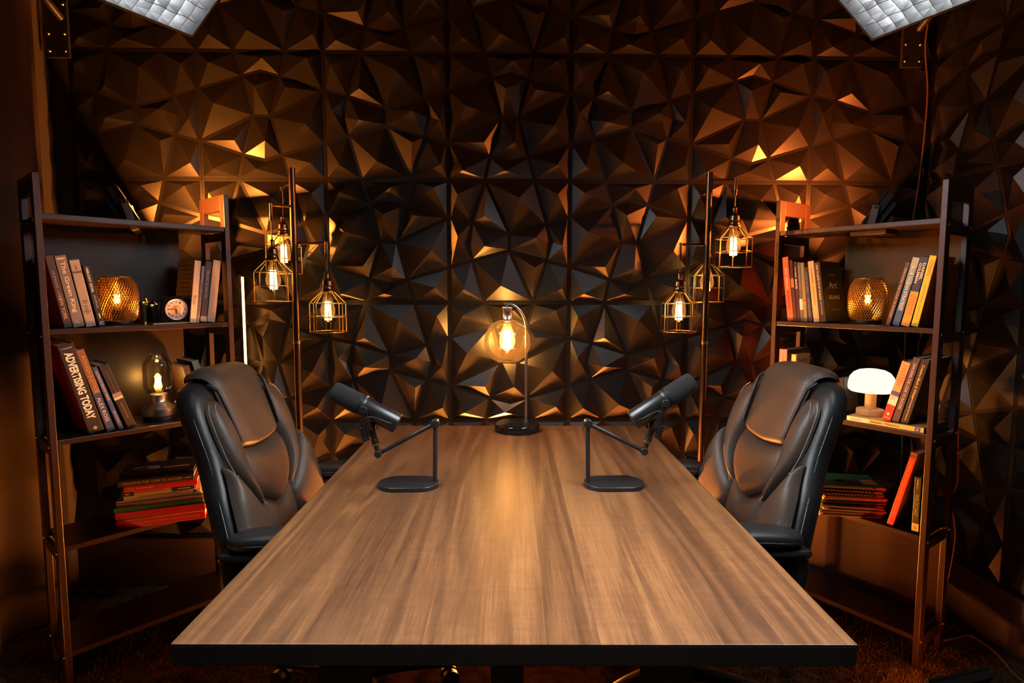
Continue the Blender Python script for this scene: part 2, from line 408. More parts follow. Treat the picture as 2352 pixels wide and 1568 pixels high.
def facet_panel():
    """one moulded 50 cm wall tile: twelve raised facetted cells between flat channels"""
    S = 0.499
    n = dict(TL=(0,0), TR=(1,0), BL=(0,1), BR=(1,1), T1=(.292,0), T2=(.702,0), L1=(0,.292), L2=(0,.700), R1=(1,.300), R2=(1,.708),
             B1=(.298,1), B2=(.708,1), P1=(.353,.192), M1=(.500,.150), P2=(.655,.192), W1=(.434,.500), W2=(.570,.503),
             Q1=(.340,.808), M2=(.512,.849), Q2=(.652,.809))
    cells = [(('TL','T1','P1','L1'), (.114,.103), 1.0), (('T1','T2','P2','M1','P1'), (.534,.062), 0.85), (('T2','TR','R1','P2'), (.884,.062), 1.0),
             (('L1','P1','W1','L2'), (.145,.42), 1.15), (('P1','M1','P2','W2','W1'), (.465,.282), 1.1), (('P2','R1','W2'), (.711,.289), 1.0),
             (('W1','Q1','L2'), (.2935,.705), 1.0), (('W1','W2','Q2','M2','Q1'), (.538,.707), 1.1), (('R1','R2','Q2','W2'), (.861,.573), 1.15),
             (('L2','Q1','B1','BL'), (.118,.928), 1.0), (('Q1','M2','Q2','B2','B1'), (.461,.928), 0.85), (('Q2','R2','BR','B2'), (.892,.878), 1.0)]
    border = lambda p, q: (p[0] == q[0] and p[0] in (0, 1)) or (p[1] == q[1] and p[1] in (0, 1))
    mb = MB()
    def V(u, v, h): return ((u-.5)*S, -h, (.5-v)*S)
    lip, top = 0.0015, 0.0255
    for names, ap, hk in cells:
        P = [n[k] for k in names]; m = len(P)
        area = sum(P[i][0]*P[(i+1) % m][1]-P[(i+1) % m][0]*P[i][1] for i in range(m))
        sg = 1 if area > 0 else -1
        lines = []
        for i in range(m):
            p, q = P[i], P[(i+1) % m]
            dx, dy = q[0]-p[0], q[1]-p[1]; L = math.hypot(dx, dy)
            nx, ny = -dy/L*sg, dx/L*sg
            off = 0.0180 if border(p, q) else 0.0142
            lines.append(((p[0]+nx*off, p[1]+ny*off), (dx/L, dy/L)))
        pts = []
        for i in range(m):
            (a, d), (b, e) = lines[i-1], lines[i]
            det = d[0]*e[1]-d[1]*e[0]
            t = ((b[0]-a[0])*e[1]-(b[1]-a[1])*e[0])/det
            pts.append((a[0]+d[0]*t, a[1]+d[1]*t))
        vs = [V(*p, 0.0) for p in pts]+[V(*p, lip) for p in pts]+[V(*ap, top*hk)]
        fs = []
        for i in range(m):
            j = (i+1) % m
            fs += [(i, j, m+j, m+i), (m+i, m+j, 2*m)]
        if sg < 0: fs = [f[::-1] for f in fs]
        mb.add(vs, [f[::-1] for f in fs])
    h = S/2
    mb.box(-h, 0.0, -h, h, 0.009, h)
    me = mb.mesh('facet_panel'); me.materials.append(M_PVC)
    return me
PANEL = facet_panel()
first = {}
def panel(parent, loc, rz, turned):
    o = bpy.data.objects.new('wall_panel', PANEL); COL.objects.link(o); o.parent = parent
    o.rotation_euler = (0, PI/2 if turned else 0, rz); o.location = loc
    return o
for k in range(-1, 4):
    for c in range(-1, 6):
        panel(wb, (PX0+.5*c+.25, WALL_Y, PZ0-.5*k-.25), 0, (k+c) % 2 != 0)
    for c in range(0, 5):
        panel(wr, (WALL_X, WALL_Y-.5*c-.25, PZ0-.5*k-.25), -PI/2, (k+c) % 2 != 0)

def curtain():
    t = thing('curtain', 'dark brown floor-length curtain hanging in folds along the left wall', 'curtain', (XL+0.07, 0, 0))
    rng = random.Random(3)
    ph = [rng.uniform(0, 6.28) for _ in range(4)]
    def f(a, b):
        y = lerp(-0.3, 2.29, a); z = lerp(0.012, 2.62, b)
        x = 0.030*math.sin(y*17+ph[0])+0.014*math.sin(y*31+ph[1]+0.5*math.sin(b*2))+0.010*math.sin(y*7+b*1.5+ph[2])
        x *= 0.75+0.35*(1-b)
        return (x, y, z)
    o = MB().grid(220, 14, f).build('curtain_cloth', M_CURT, t, smooth=180)
    s = o.modifiers.new('thick', 'SOLIDIFY'); s.thickness = 0.003
    MB().cyl((0, -0.4, 2.635), (0, 2.44, 2.635), 0.013).build('curtain_rod', M_BLKMT, t, smooth=40)
curtain()

# ------------------------------------------------------------------ conference table
TZ = 0.715
TAB = thing('conference_table', 'long walnut conference table in the middle of the room', 'table', (0.0274, 0.8744, 0), (0, 0, -0.0267))
HW, TL = 0.540, 1.481
MB().box(-HW, 0, TZ-0.0025, HW, TL, TZ).build('tabletop', M_TABLE, TAB, bevel=0.0012)
MB().box(-HW, 0, TZ-0.037, HW, TL, TZ-0.0025).build('edge_band', M_EDGE, TAB, bevel=0.002)
for x, y in ((-0.33, 0.22), (0.30, 0.22), (-0.33, 1.22), (0.30, 1.22)):
    g = MB().box(x-0.045, y-0.03, 0.03, x+0.045, y+0.03, TZ-0.037).build('leg', M_TLEG, TAB, bevel=0.004)
for y in (0.22, 1.22):
    MB().box(-0.42, y-0.04, 0.0, 0.40, y+0.04, 0.03).build('foot_bar', M_TLEG, TAB, bevel=0.004)
MB().box(-0.285, 0.70, 0.30, 0.255, 0.72, TZ-0.037).build('modesty_panel', M_EDGE, TAB, bevel=0.002)
MB().box(-0.29, 0.56, 0.56, 0.26, 0.68, 0.60).build('cable_tray', M_TLEG, TAB, bevel=0.004)
MB().box(-0.045, 0.20, 0.03, 0.02, 0.24, TZ-0.037).build('leg', M_TLEG, TAB, bevel=0.004)

# ------------------------------------------------------------------ executive chairs
def make_chair(label, loc, rz):
    T = thing('office_chair', label, 'chair', loc, (0, 0, rz), 'leather chairs at the table')
    zs = [0.42, 0.50, 0.58, 0.66, 0.76, 0.88, 1.00, 1.09]
    xs = [-0.200, -0.212, -0.222, -0.232, -0.253, -0.287, -0.325, -0.357]
    X = lambda z: sinterp(z, zs, xs)
    def nrm(z):
        d = (X(z+0.01)-X(z-0.01))/0.02
        return Vector((1, 0, -d)).normalized()
    W = lambda z: sinterp(z, [0.42, 0.54, 0.67, 0.77, 0.83, 0.90, 0.96, 1.02, 1.06, 1.085, 1.10], [0.245, 0.262, 0.266, 0.254, 0.234, 0.218, 0.214, 0.206, 0.192, 0.170, 0.135])
    def S(v, z, off=0.0):
        p = Vector((X(z)+0.42*v*v, v, z)); return p+nrm(z)*off
    # back shell
    mb = MB()
    nz, na = 40, 40
    def sh(a, b):
        z = lerp(0.43, 1.105, b**0.9)
        w = W(z)+0.012
        th = lerp(0.050, 0.046, b)*(1.0 if b < 0.93 else math.sqrt(max(0.02, 1-((b-0.93)/0.07)**2*0.85)))
        an = 2*PI*a; cs, sn = math.cos(an), math.sin(an)
        v = w*math.copysign(abs(cs)**0.45, cs); d = th*math.copysign(abs(sn)**0.65, sn)
        return tuple(Vector((X(z)+0.42*v*v-0.050, v, z))+nrm(z)*d)
    mb.grid(na, nz, sh, closeu=True)
    mb.f.append(tuple(range(na-1, -1, -1))); mb.f.append(tuple(range((nz-1)*na, nz*na)))
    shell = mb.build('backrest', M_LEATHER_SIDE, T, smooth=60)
    def pad(name, vl, vr, zb, zt, h, base=0.0, nu=22, nv=28, pu=3.0, pv=3.5, mat=M_LEATHER):
        def f(a, b):
            # boundaries: sides as function of height, ends as function of width
            zl = lerp(zb(a), zt(a), b)
            v = lerp(vl(zl), vr(zl), a)
            e = (1-abs(2*a-1)**pu)*(1-abs(2*b-1)**pv)
            return tuple(S(v, zl, base-0.010+(h+0.010)*max(0.0, e)**0.55))
        return MB().grid(nu, nv, f).build(name, mat, T, smooth=180)
    # inner edge of the shoulder panels / outer edge of the middle cushions
    cz = [0.68, 0.74, 0.79, 0.845, 0.90, 0.95, 1.08]
    cin = lambda z: sinterp(z, cz, [0.075, 0.105, 0.128, 0.133, 0.124, 0.122, 0.128])
    wout = lambda z: sinterp(z, [0.68, 0.73, 0.79, 0.84, 0.89, 0.94, 0.99, 1.03, 1.06], [0.085, 0.128, 0.166, 0.190, 0.204, 0.208, 0.206, 0.196, 0.165])
    for sgn in (-1, 1):
        if sgn < 0: vl, vr = (lambda z: -wout(z)), (lambda z: -cin(z)+0.001)
        else: vl, vr = (lambda z: cin(z)-0.001), (lambda z: wout(z))
        pad('shoulder_cushion', vl, vr, lambda a: 0.690, lambda a: 1.060, 0.030)
        # lower wing
        lo = lambda z: sinterp(z, [0.44, 0.55, 0.67, 0.73, 0.79, 0.84, 0.88], [0.120, 0.108, 0.090, 0.134, 0.180, 0.214, 0.224])
        wo = lambda z: W(z)+0.004
        if sgn < 0: vl, vr = (lambda z: -wo(z)), (lambda z: -lo(z))
        else: vl, vr = (lambda z: lo(z)), (lambda z: wo(z))
        pad('wing_cushion', vl, vr, lambda a: 0.44, lambda a: 0.872, 0.034, pu=2.6)
    pad('lumbar_cushion', lambda z: -cin(z), lambda z: cin(z), lambda a: 0.672+0.06*abs(2*a-1)**1.6, lambda a: 0.901-0.022*(1-(2*a-1)**2), 0.034, nu=30)
    pad('lower_cushion', lambda z: -sinterp(z, [0.44, 0.56, 0.67, 0.72], [0.125, 0.112, 0.096, 0.105]), lambda z: sinterp(z, [0.44, 0.56, 0.67, 0.72], [0.125, 0.112, 0.096, 0.105]),
        lambda a: 0.44, lambda a: 0.678+0.06*abs(2*a-1)**1.6, 0.030, nu=30)
    # head cushion rolling over the top edge
    def hc(a, b):
        s = 2*a-1
        v = s*lerp(0.118, 0.128, b)
        sag = 0.022*(1-s*s)
        L0 = 1.075-(0.897-sag)
        Ltot = L0+0.115; q = b*Ltot
        e = (1-abs(s)**5)*(1-max(0, 1-b/0.10)**3)*(1-max(0, (b-0.93)/0.07)**3)
        off = 0.003+0.026*max(0, e)**0.6
        if q < L0:
            z = 0.897-sag+q; p = S(v, z); nn = nrm(z)
        else:
            an = (q-L0)/0.055; z = 1.075
            c = Vector((X(z)-0.047+0.42*v*v, v, z)); n0 = nrm(z); t = Vector((-n0.z, 0, n0.x))
            nn = (n0*math.cos(an)+t*math.sin(an)); p = c+nn*lerp(0.047, 0.040, min(1, an/2))
        return tuple(p+nn*off)
    MB().grid(34, 54, hc).build('head_cushion', M_LEATHER, T, smooth=180)
    for sgn in (-1, 1):
        pts = []
        for i in range(24):
            z = lerp(0.915, 1.10, i/23)
            zz = min(z, 1.075); v = sgn*lerp(0.122, 0.134, i/23)
            pts.append(S(v, zz, 0.020) if z <= 1.075 else S(v, 1.075, 0.020)+Vector((-(z-1.075)*1.2, 0, (z-1.075)*0.8)))
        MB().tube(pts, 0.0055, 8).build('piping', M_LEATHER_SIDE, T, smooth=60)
    # stitching
    st = MB()
    def dashes(fn, n, size=0.0042):
        P = [fn(i/n) for i in range(n+1)]
        for i in range(0, n):
            a, b = Vector(P[i]), Vector(P[i+1]); d = (b-a)
            if d.length < 1e-5: continue
            st.bar(a, a+d*0.6, 0.0017, 0.0012, (1, 0, 0))
    for sgn in (-1, 1):
        dashes(lambda t: S(sgn*(wout(lerp(0.70, 1.045, t))-0.010), lerp(0.70, 1.045, t), 0.0155), 74)
        dashes(lambda t: S(sgn*(wout(lerp(0.71, 1.05, t))+0.007), lerp(0.71, 1.05, t), 0.0030), 74)
        dashes(lambda t: S(sgn*(W(lerp(0.46, 0.84, t))-0.014), lerp(0.46, 0.84, t), 0.0185), 58)
        dashes(lambda t: S(sgn*(W(lerp(0.46, 0.85, t))-0.002), lerp(0.46, 0.85, t), 0.0035), 58)
        dashes(lambda t: S(sgn*(W(lerp(0.50, 1.06, t))+0.0135), lerp(0.50, 1.06, t), -0.036), 96)
    # seat
    def seat(a, b):
        an = 2*PI*a; cs, sn = math.cos(an), math.sin(an)
        rx, ry = 0.255, 0.262
        x = math.copysign(abs(cs)**0.5, cs)*rx; y = math.copysign(abs(sn)**0.5, sn)*ry
        k = math.sin(b*PI)**0.35 if 0 < b < 1 else 0.0
        zz = lerp(0.375, 0.485, b)
        k = 0.90+0.10*k
        return (x*k+0.03, y*k, zz)
    sb = MB().grid(48, 9, seat, closeu=True)
    sb.f.append(tuple(range(47, -1, -1))); sb.f.append(tuple(range(8*48, 9*48)))
    sb.build('seat', M_LEATHER, T, smooth=50, bevel=0.0)
    MB().box(-0.16, -0.17, 0.345, 0.20, 0.17, 0.376).build('seat_pan', M_BLKPL, T, bevel=0.01)
    for sgn in (-1, 1):
        yc = sgn*0.292
        def ap(a, b):
            an = 2*PI*a; cs, sn = math.cos(an), math.sin(an)
            x = lerp(-0.235, 0.095, b); e = max(0.0, 1-abs(2*b-1)**6)**0.5
            hw = 0.043*e+0.001; hh = 0.021*e+0.001
            return (x, yc+math.copysign(abs(cs)**0.6, cs)*hw, 0.640+0.012*math.sin(b*PI)+math.copysign(abs(sn)**0.7, sn)*hh)
        am = MB().grid(28, 26, ap, closeu=True)
        am.f.append(tuple(range(27, -1, -1))); am.f.append(tuple(range(25*28, 26*28)))
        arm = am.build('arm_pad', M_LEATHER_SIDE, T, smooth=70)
        sm = MB()
        for dy in (-0.0435, 0.0435):
            for i in range(40):
                b = lerp(0.06, 0.94, i/40); x = lerp(-0.235, 0.095, b)
                e = max(0.0, 1-abs(2*b-1)**6)**0.5
                y = yc+math.copysign(0.0432*e, dy)
                sm.bar((x, y, 0.638+0.012*math.sin(b*PI)), (x+0.0048, y, 0.638+0.012*math.sin((b+0.012)*PI)), 0.0017, 0.0017)
        sm.build('stitching', M_STITCH, arm)['kind'] = 'stuff'
        path = smoothpath([(-0.21, yc, 0.617), (-0.235, yc, 0.56), (-0.20, yc*0.98, 0.44), (-0.05, yc*0.93, 0.39), (0.05, yc*0.93, 0.42), (0.075, yc*0.97, 0.52), (0.06, yc, 0.622)], 8)
        MB().tube(path, 0.021, 10).build('arm_support', M_BLKPL, T, smooth=60)
        MB().box(-0.245, yc-0.036, 0.600, -0.13, yc+0.036, 0.620).build('arm_cap', M_BLKPL, T, bevel=0.008)
    st.build('stitching', M_STITCH, shell)['kind'] = 'stuff'
    MB().cyl((0, 0, 0.10), (0, 0, 0.22), 0.030, n=20).build('gas_lift', M_BLKPL, T, smooth=40)
    MB().cyl((0, 0, 0.22), (0, 0, 0.346), 0.016, n=16).build('piston', M_STEEL, T, smooth=40)
    MB().cyl((0, 0, 0.075), (0, 0, 0.125), 0.045, n=20).build('hub', M_BLKPL, T, smooth=40, bevel=0.004)
    for i in range(5):
        a = 2*PI*i/5+0.35; c, s_ = math.cos(a), math.sin(a)
        leg = MB()
        leg.tube([(0.03*c, 0.03*s_, 0.105), (0.15*c, 0.15*s_, 0.096), (0.29*c, 0.29*s_, 0.072)], [0.026, 0.022, 0.015], 8)
        lo_ = leg.build('base_leg', M_BLKPL, T, smooth=60)
        cm = MB(); px, py = 0.285*c, 0.285*s_
        for off in (-0.016, 0.016):
            cm.cyl((px-s_*(off-0.009), py+c*(off-0.009), 0.027), (px-s_*(off+0.009), py+c*(off+0.009), 0.027), 0.027, n=18)
        cm.cyl((px, py, 0.03), (px, py, 0.075), 0.006, n=8)
        cm.build('caster', M_BLKPL, lo_, smooth=40)
    back = ('backrest', 'shoulder_cushion', 'wing_cushion', 'lumbar_cushion', 'lower_cushion', 'head_cushion', 'piping')
    for o in list(T.children)+list(shell.children):
        if o.name.split('.')[0] in back or o.parent == shell:
            for v in o.data.vertices: v.co.z = 0.42+(v.co.z-0.42)*0.865
    return T
make_chair('black leather executive chair pulled up to the left side of the table', (-0.425, 1.715, 0), math.radians(-3))
make_chair('black leather executive chair pulled up to the right side of the table', (0.530, 1.705, 0), math.radians(183))

# ------------------------------------------------------------------ ladder bookcases (front view frame: X right, Y depth, Z up)
SL, SD, SH = 0.5692, 0.225, 1.6155
TIER = [1.497, 1.147, 0.800, 0.457, 0.110]      # upper faces of the boards
class Frame:
    def __init__(s, o, rz): s.o = Vector(o); s.rz = rz; s.X = Vector((math.cos(rz), math.sin(rz), 0)); s.D = Vector((-math.sin(rz), math.cos(rz), 0))
    def P(s, x, d, z): return s.o+s.X*x+s.D*d+Vector((0, 0, z))
FL = Frame((-1.3744, 1.8079, 0), math.atan2(0.73005, 0.68339))
FR = Frame((1.0939, 2.2990, 0), math.atan2(-0.82927, 0.55885))
def bookcase(F, label, panels):
    t = thing('ladder_bookcase', label, 'bookcase', F.o, (0, 0, F.rz), 'ladder bookcases in the corners')
    T = 0.018
    for x in (0.0, SL-T):
        for y in (0.0, SD-0.038):
            p = MB().box(x, y, 0, x+T, y+0.038, SH).build('post', M_SHELFW, t, bevel=0.0015)
            sc = MB()
            xo = x if x == 0 else x+T; dx = -1 if x == 0 else 1
            for z in TIER:
                zz = z-0.02
                sc.cyl((xo-dx*0.002, y+0.019, zz), (xo+dx*0.0018, y+0.019, zz), 0.0052, 0.0042, n=12)
                sc.cyl((xo+dx*0.0017, y+0.019, zz), (xo+dx*0.0032, y+0.019, zz), 0.0042, 0.0020, n=12)
            sc.build('bolts', M_SCREW, p, smooth=40)
        MB().box(x+0.001, 0.038, SH-0.058, x+T-0.001, SD-0.038, SH).build('top_rail', M_SHELFW, t, bevel=0.0015)
        for z in TIER:
            MB().box(x+0.002, 0.038, z-0.050, x+T-0.002, SD-0.038, z-0.018 if z > 0.2 else z-0.010).build('side_rail', M_SHELFW, t, bevel=0.0015)
    for z in TIER:
        MB().box(T, 0.003, z-0.017, SL-T, SD-0.003, z).build('shelf_board', M_SHELFB, t, bevel=0.0012)
    for z0, z1, x0, x1, pm in panels:
        MB().box(x0, SD-0.0035, z0, x1, SD+0.0025, z1).build('back_panel', pm, t)
    return t
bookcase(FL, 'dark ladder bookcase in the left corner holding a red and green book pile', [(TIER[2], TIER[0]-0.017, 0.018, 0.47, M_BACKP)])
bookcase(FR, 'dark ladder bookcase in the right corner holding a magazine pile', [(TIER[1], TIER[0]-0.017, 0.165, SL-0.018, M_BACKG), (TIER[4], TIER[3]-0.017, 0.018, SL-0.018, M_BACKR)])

# ------------------------------------------------------------------ floodlights
def floodlight(label, loc, rz, tilt, color, power, w=0.17, h=0.132, yoke=-60, mname='flood', added_hood=0.0, chip=None):
    """origin on the ground under the lamp; lamp looks along local +X, tipped upward by tilt"""
    t = thing('floodlight', label, 'floodlight', loc, (0, 0, rz), 'black floodlights')
    ct, st_ = math.cos(tilt), math.sin(tilt)
    base = Vector((0, 0, 0.004+h/2*ct+0.002))
    fx = Vector((ct, 0, st_)); up = Vector((-st_, 0, ct)); sy = Vector((0, 1, 0))
    def P(a, b, c): return base+fx*a+sy*b+up*c
    body = MB().obox(P(-0.0113, 0, 0), fx, sy, up, (0.0128, w/2-0.004, h/2-0.004)).build('body', M_BLKMT, t, bevel=0.0008)
    fins = MB()
    for i in range(9):
        fins.obox(P(-0.034, lerp(-w/2+0.02, w/2-0.02, i/8), 0), fx, sy, up, (0.012, 0.0022, h/2-0.022))
    fins.build('cooling_fins', M_BLKMT, t)
    MB().obox(P(-0.030, 0, h*0.12), fx, sy, up, (0.014, 0.032, 0.024)).build('driver_box', M_BLKPL, t, bevel=0.003)
    fr = MB()
    for s in (-1, 1):
        fr.obox(P(0.004, 0, s*(h/2-0.005)), fx, sy, up, (0.004, w/2, 0.005))
        fr.obox(P(0.004, s*(w/2-0.005), 0), fx, sy, up, (0.004, 0.005, h/2-0.010))
    fr.build('front_frame', M_BLKMT, t, bevel=0.001)
    if added_hood:  # visor added to hold the flood's spill off the curtain
        hm = MB()
        for s in (-1, 1):
            hm.obox(P(0.008+added_hood/2, 0, s*(h/2-0.002)), fx, sy, up, (added_hood/2, w/2, 0.002))
            hm.obox(P(0.008+added_hood/2, s*(w/2-0.002), 0), fx, sy, up, (added_hood/2, 0.002, h/2-0.004))
        hm.build('added_hood', M_BLKMT, t)
    if chip:
        MB().obox(P(0.001, 0, 0), fx, sy, up, (0.0012, w/2-0.010, h/2-0.010)).build('reflector', M_STEEL, t)
        MB().obox(P(0.0035, 0, 0), fx, sy, up, (0.0012, chip, chip)).build('lit_chip', emission('lit_chip_'+mname, color, power), t)
    else:
        MB().obox(P(0.003, 0, 0), fx, sy, up, (0.0012, w/2-0.016, h/2-0.016)).build('lit_lens', emission('lit_lens_'+mname, color, power), t)
    # yoke
    ya = math.radians(yoke); d = (-fx*math.cos(ya)+up*math.sin(ya)).normalized()
    n2 = d.cross(sy)
    L = 0.085
    pv = base
    yk = MB()
    for s in (-1, 1):
        yk.obox(pv+sy*s*(w/2+0.004)+d*L/2, d, sy, n2, (L/2+0.008, 0.0013, 0.011))
    yk.obox(pv+d*(L+0.007), d, sy, n2, (0.0013, w/2+0.005, 0.011))
    yk.build('yoke', principled('grey_yoke_steel', (0.11, 0.095, 0.09), 0.5, noise=0.1), t)
    for s in (-1, 1):
        MB().cyl(pv+sy*s*(w/2+0.001), pv+sy*s*(w/2+0.011), 0.0065, 0.0048, n=14).build('bolt', M_CHROME, t, smooth=40)
    return t
# on top of the bookcases, aimed into the corner of the panel wall
p = FL.P(0.285, 0.150, TIER[0]); floodlight('black floodlight on the top board of the left bookcase', p, FL.rz-0.36, math.radians(28), ORANGE_L, P_FLOOD_L, yoke=-78, mname='left', chip=0.016)
p = FR.P(0.300, 0.150, TIER[0]); floodlight('black floodlight on the top board of the right bookcase', p, FR.rz+PI+0.36, math.radians(33), ORANGE_R, P_FLOOD_R, yoke=-68, mname='right', chip=0.016)
# on the carpet
floodlight('black floodlight on the carpet in front of the right bookcase', (1.36, 1.635, 0), math.radians(104), math.radians(28), ORANGE_R, P_FLOOR*1.0, w=0.235, h=0.150, yoke=-60, mname='floor_right', added_hood=0.0)
floodlight('black floodlight on the carpet in front of the left bookcase', (-1.30, 1.44, 0), math.radians(66), math.radians(34), ORANGE_L, P_FLOOR*1.4, w=0.235, h=0.125, yoke=-60, mname='floor_left', added_hood=0.04)
def light_bar(label, loc, length, power, color, mname, rz=0.0, group='light bars on the floor behind the table', h=0.020):
    t = thing('light_bar', label, 'light bar', loc, (0, 0, rz), group)
    MB().box(-length/2, -0.018, 0, length/2, 0.018, h).build('housing', M_BLKMT, t, bevel=0.003)
    for s in (-1, 1): MB().box(s*length/2-0.006, -0.020, 0, s*length/2+0.006, 0.020, h+0.004).build('end_cap', M_BLKPL, t, bevel=0.003)
    MB().box(-length/2+0.008, -0.012, h, length/2-0.008, 0.012, h+0.002).build('lit_lens', emission('lit_bar_'+mname, color, power), t)
light_bar('black light bar on the floor between the table end and the panel wall', (0.06, 2.405, 0), 0.42, P_BAR*2.3, (1.0, 0.29, 0.04), 'mid')
light_bar('black light bar on the floor behind the left chair', (-0.80, 2.400, 0), 0.20, P_BAR*1.0, ORANGE_L, 'left')
light_bar('black light bar on the floor behind the right chair', (0.70, 2.400, 0), 0.16, P_BAR*0.8, ORANGE_R, 'right')

# ------------------------------------------------------------------ softboxes with egg-crate grids
def softbox(label, corner, e1, e2, A, B, side):
    e1 = Vector(e1).normalized(); e2 = Vector(e2); e2 = (e2-e1*e2.dot(e1)).normalized()
    n = e1.cross(e2)
    if n.z > 0: n = -n
    c = Vector(corner)+e1*A/2+e2*B/2
    t = thing('softbox', label, 'softbox', c, (0, 0, 0), 'softboxes over the table')
    def P(a, b, d): return e1*a+e2*b+n*d
    rim = MB()
    for s in (-1, 1):
        rim.obox(P(0, s*(B/2-0.003), -0.030), e1, e2, n, (A/2, 0.003, 0.034))
        rim.obox(P(s*(A/2-0.003), 0, -0.030), e1, e2, n, (0.003, B/2-0.006, 0.034))
    rim.build('rim', M_BLKFAB, t, bevel=0.001)
    g = MB(); cell = 0.042; depth = 0.038
    na, nb = int(round(A/cell)), int(round(B/cell))
    rng = random.Random(5 if side < 0 else 9)
    def strip(fn, m):
        vs = []; fs = []
        for i in range(m+1):
            for d in (-depth/2, depth/2):
                vs.append(fn(i/m, d))
        for i in range(m): fs.append((2*i, 2*i+2, 2*i+3, 2*i+1))
        g.add(vs, fs)
    for i in range(1, na):
        a = -A/2+A*i/na; k = rng.uniform(0, 6)
        strip(lambda t_, d: P(a+0.0022*math.sin(t_*nb*PI+k)*(1 if d < 0 else -1), lerp(-B/2, B/2, t_), -0.026+d), nb*2)
    for j in range(1, nb):
        b = -B/2+B*j/nb; k = rng.uniform(0, 6)
        strip(lambda t_, d: P(lerp(-A/2, A/2, t_), b+0.0022*math.sin(t_*na*PI+k)*(1 if d < 0 else -1), -0.026+d), na*2)
    go = g.build('egg_crate_grid', M_GRID, t)
    sm = go.modifiers.new('thick', 'SOLIDIFY'); sm.thickness = 0.0016
    MB().obox(P(0, 0, -0.058), e1, e2, n, (A/2-0.006, B/2-0.006, 0.001)).build('lit_diffuser', emission('lit_diffuser', (0.93, 0.97, 1.0), P_SOFT), t)
    sh = MB()
    V = [P(sx*A/2, sy*B/2, -0.064) for sx, sy in ((-1,-1),(1,-1),(1,1),(-1,1))]
    U = [P(sx*0.07, sy*0.07, -0.26) for sx, sy in ((-1,-1),(1,-1),(1,1),(-1,1))]
    sh.add(V+U, [(i, (i+1) % 4, 4+(i+1) % 4, 4+i) for i in range(4)]+[(4, 5, 6, 7), (3, 2, 1, 0)])
    sh.build('fabric_shell', M_BLKFAB, t)
    MB().cyl(P(0, 0, -0.26), P(0, 0, -0.30), 0.055, n=24).build('speed_ring', M_BLKMT, t, smooth=40)
    MB().obox(P(0, 0, -0.34), e1, e2, n, (0.05, 0.05, 0.045)).build('lamp_head', M_BLKPL, t, bevel=0.008)
    return c+P(0, 0, -0.34)
ctrL = softbox('gridded white softbox hanging over the left side of the table', (-0.831, 1.690, 1.955), (-0.150, -0.975, -0.155), (0.697, -0.216, 0.684), 1.15, 0.46, -1)
ctrR = softbox('gridded white softbox hanging over the right side of the table', (1.028, 1.640, 1.949), (0.100, -0.985, -0.130), (-0.760, -0.170, 0.620), 1.15, 0.46, 1)
def wall_arm(label, x, target, zc):
    t = thing('light_mount', label, 'light mount', (x, WALL_Y-0.03, zc), (0, 0, 0), 'light mounts in the upper corners')
    MB().box(-0.045, -0.006, -0.06, 0.045, 0.006, 0.26).build('wall_plate', M_BLKMT, t, bevel=0.002)
    for dx in (-0.030, 0.030):
        for z in (-0.035, 0.03, 0.14, 0.23):
            MB().cyl((dx, -0.006, z), (dx, -0.011, z), 0.007, 0.005, n=12).build('screw', M_SCREW, t, smooth=40)
    e = Vector(target)-Vector((x, WALL_Y-0.03, zc))
    j = Vector((0.02, -0.11, 0.14))
    MB().cyl((j.x, -0.004, 0.09), j, 0.014, n=16).build('stub_arm', M_BLKMT, t, smooth=40)
    MB().cyl(j-Vector((0.022, 0, 0)), j+Vector((0.022, 0, 0)), 0.020, n=20).build('knuckle', M_SCREW, t, smooth=40)
    MB().tube([j, j*0.5+e*0.5+Vector((0, 0, 0.03)), e], 0.012, 10).build('boom_arm', M_BLKMT, t, smooth=60)
wall_arm('black metal light mount bolted into the upper left corner', -1.712, ctrL, 2.230)
wall_arm('black metal light mount bolted into the upper right corner', 1.690, ctrR, 2.230)

# ------------------------------------------------------------------ bulbs and lamps
def filament_bulb(parent, c, R=0.031, H=0.125, power='cage', up=False, fil_r=0.0026, fil_h=0.070, fil_w=0.0112):
    """ST-shaped filament bulb, cap at the origin c, hanging down (or standing up)"""
    sg = 1 if up else -1
    C = Vector(c)
    prof = [(0.0125, 0.0), (0.0135, 0.012), (0.017, 0.028), (0.024, 0.052), (R, 0.080), (R*0.97, 0.096), (R*0.72, 0.113), (R*0.30, 0.122), (0.0045, 0.126), (0.003, 0.131), (0.0, 0.1325)]
    k = H/0.1325
    g = MB(); g.lathe_open([(r*min(1, k*1.0) if r > 0.013 else r, z*k) for r, z in prof], 28)
    g.v = [(x+C.x, y+C.y, sg*z+C.z) for x, y, z in g.v]
    if sg < 0: g.f = [f[::-1] for f in g.f]
    b = g.build('bulb', M_GLASSW, parent, smooth=180)
    f = MB(); z0, z1 = 0.34*H, 0.34*H+fil_h
    n = 7
    for i in range(n):
        a = 2*PI*i/n; a2 = a+0.35
        f.cyl((C.x+fil_w*0.75*math.cos(a), C.y+fil_w*0.75*math.sin(a), C.z+sg*z0), (C.x+fil_w*math.cos(a2), C.y+fil_w*math.sin(a2), C.z+sg*z1), fil_r, n=6)
    f.build('filament', MATS[power], b, smooth=60)
    MB().cyl((C.x, C.y, C.z+sg*0.002), (C.x, C.y, C.z+sg*z0*0.95), 0.0045, 0.003, n=8).build('stem', M_GLASS, b, smooth=60)
    return b
emission('cage', (1.0, 0.55, 0.17), P_TREE)
emission('table_filament', (1.0, 0.47, 0.12), P_TABLE)
emission('mesh_filament', (1.0, 0.50, 0.12), 110.0)
emission('jar_filament', (1.0, 0.50, 0.12), 200.0)
emission('led_strip', (1.0, 0.33, 0.055), 22.0)
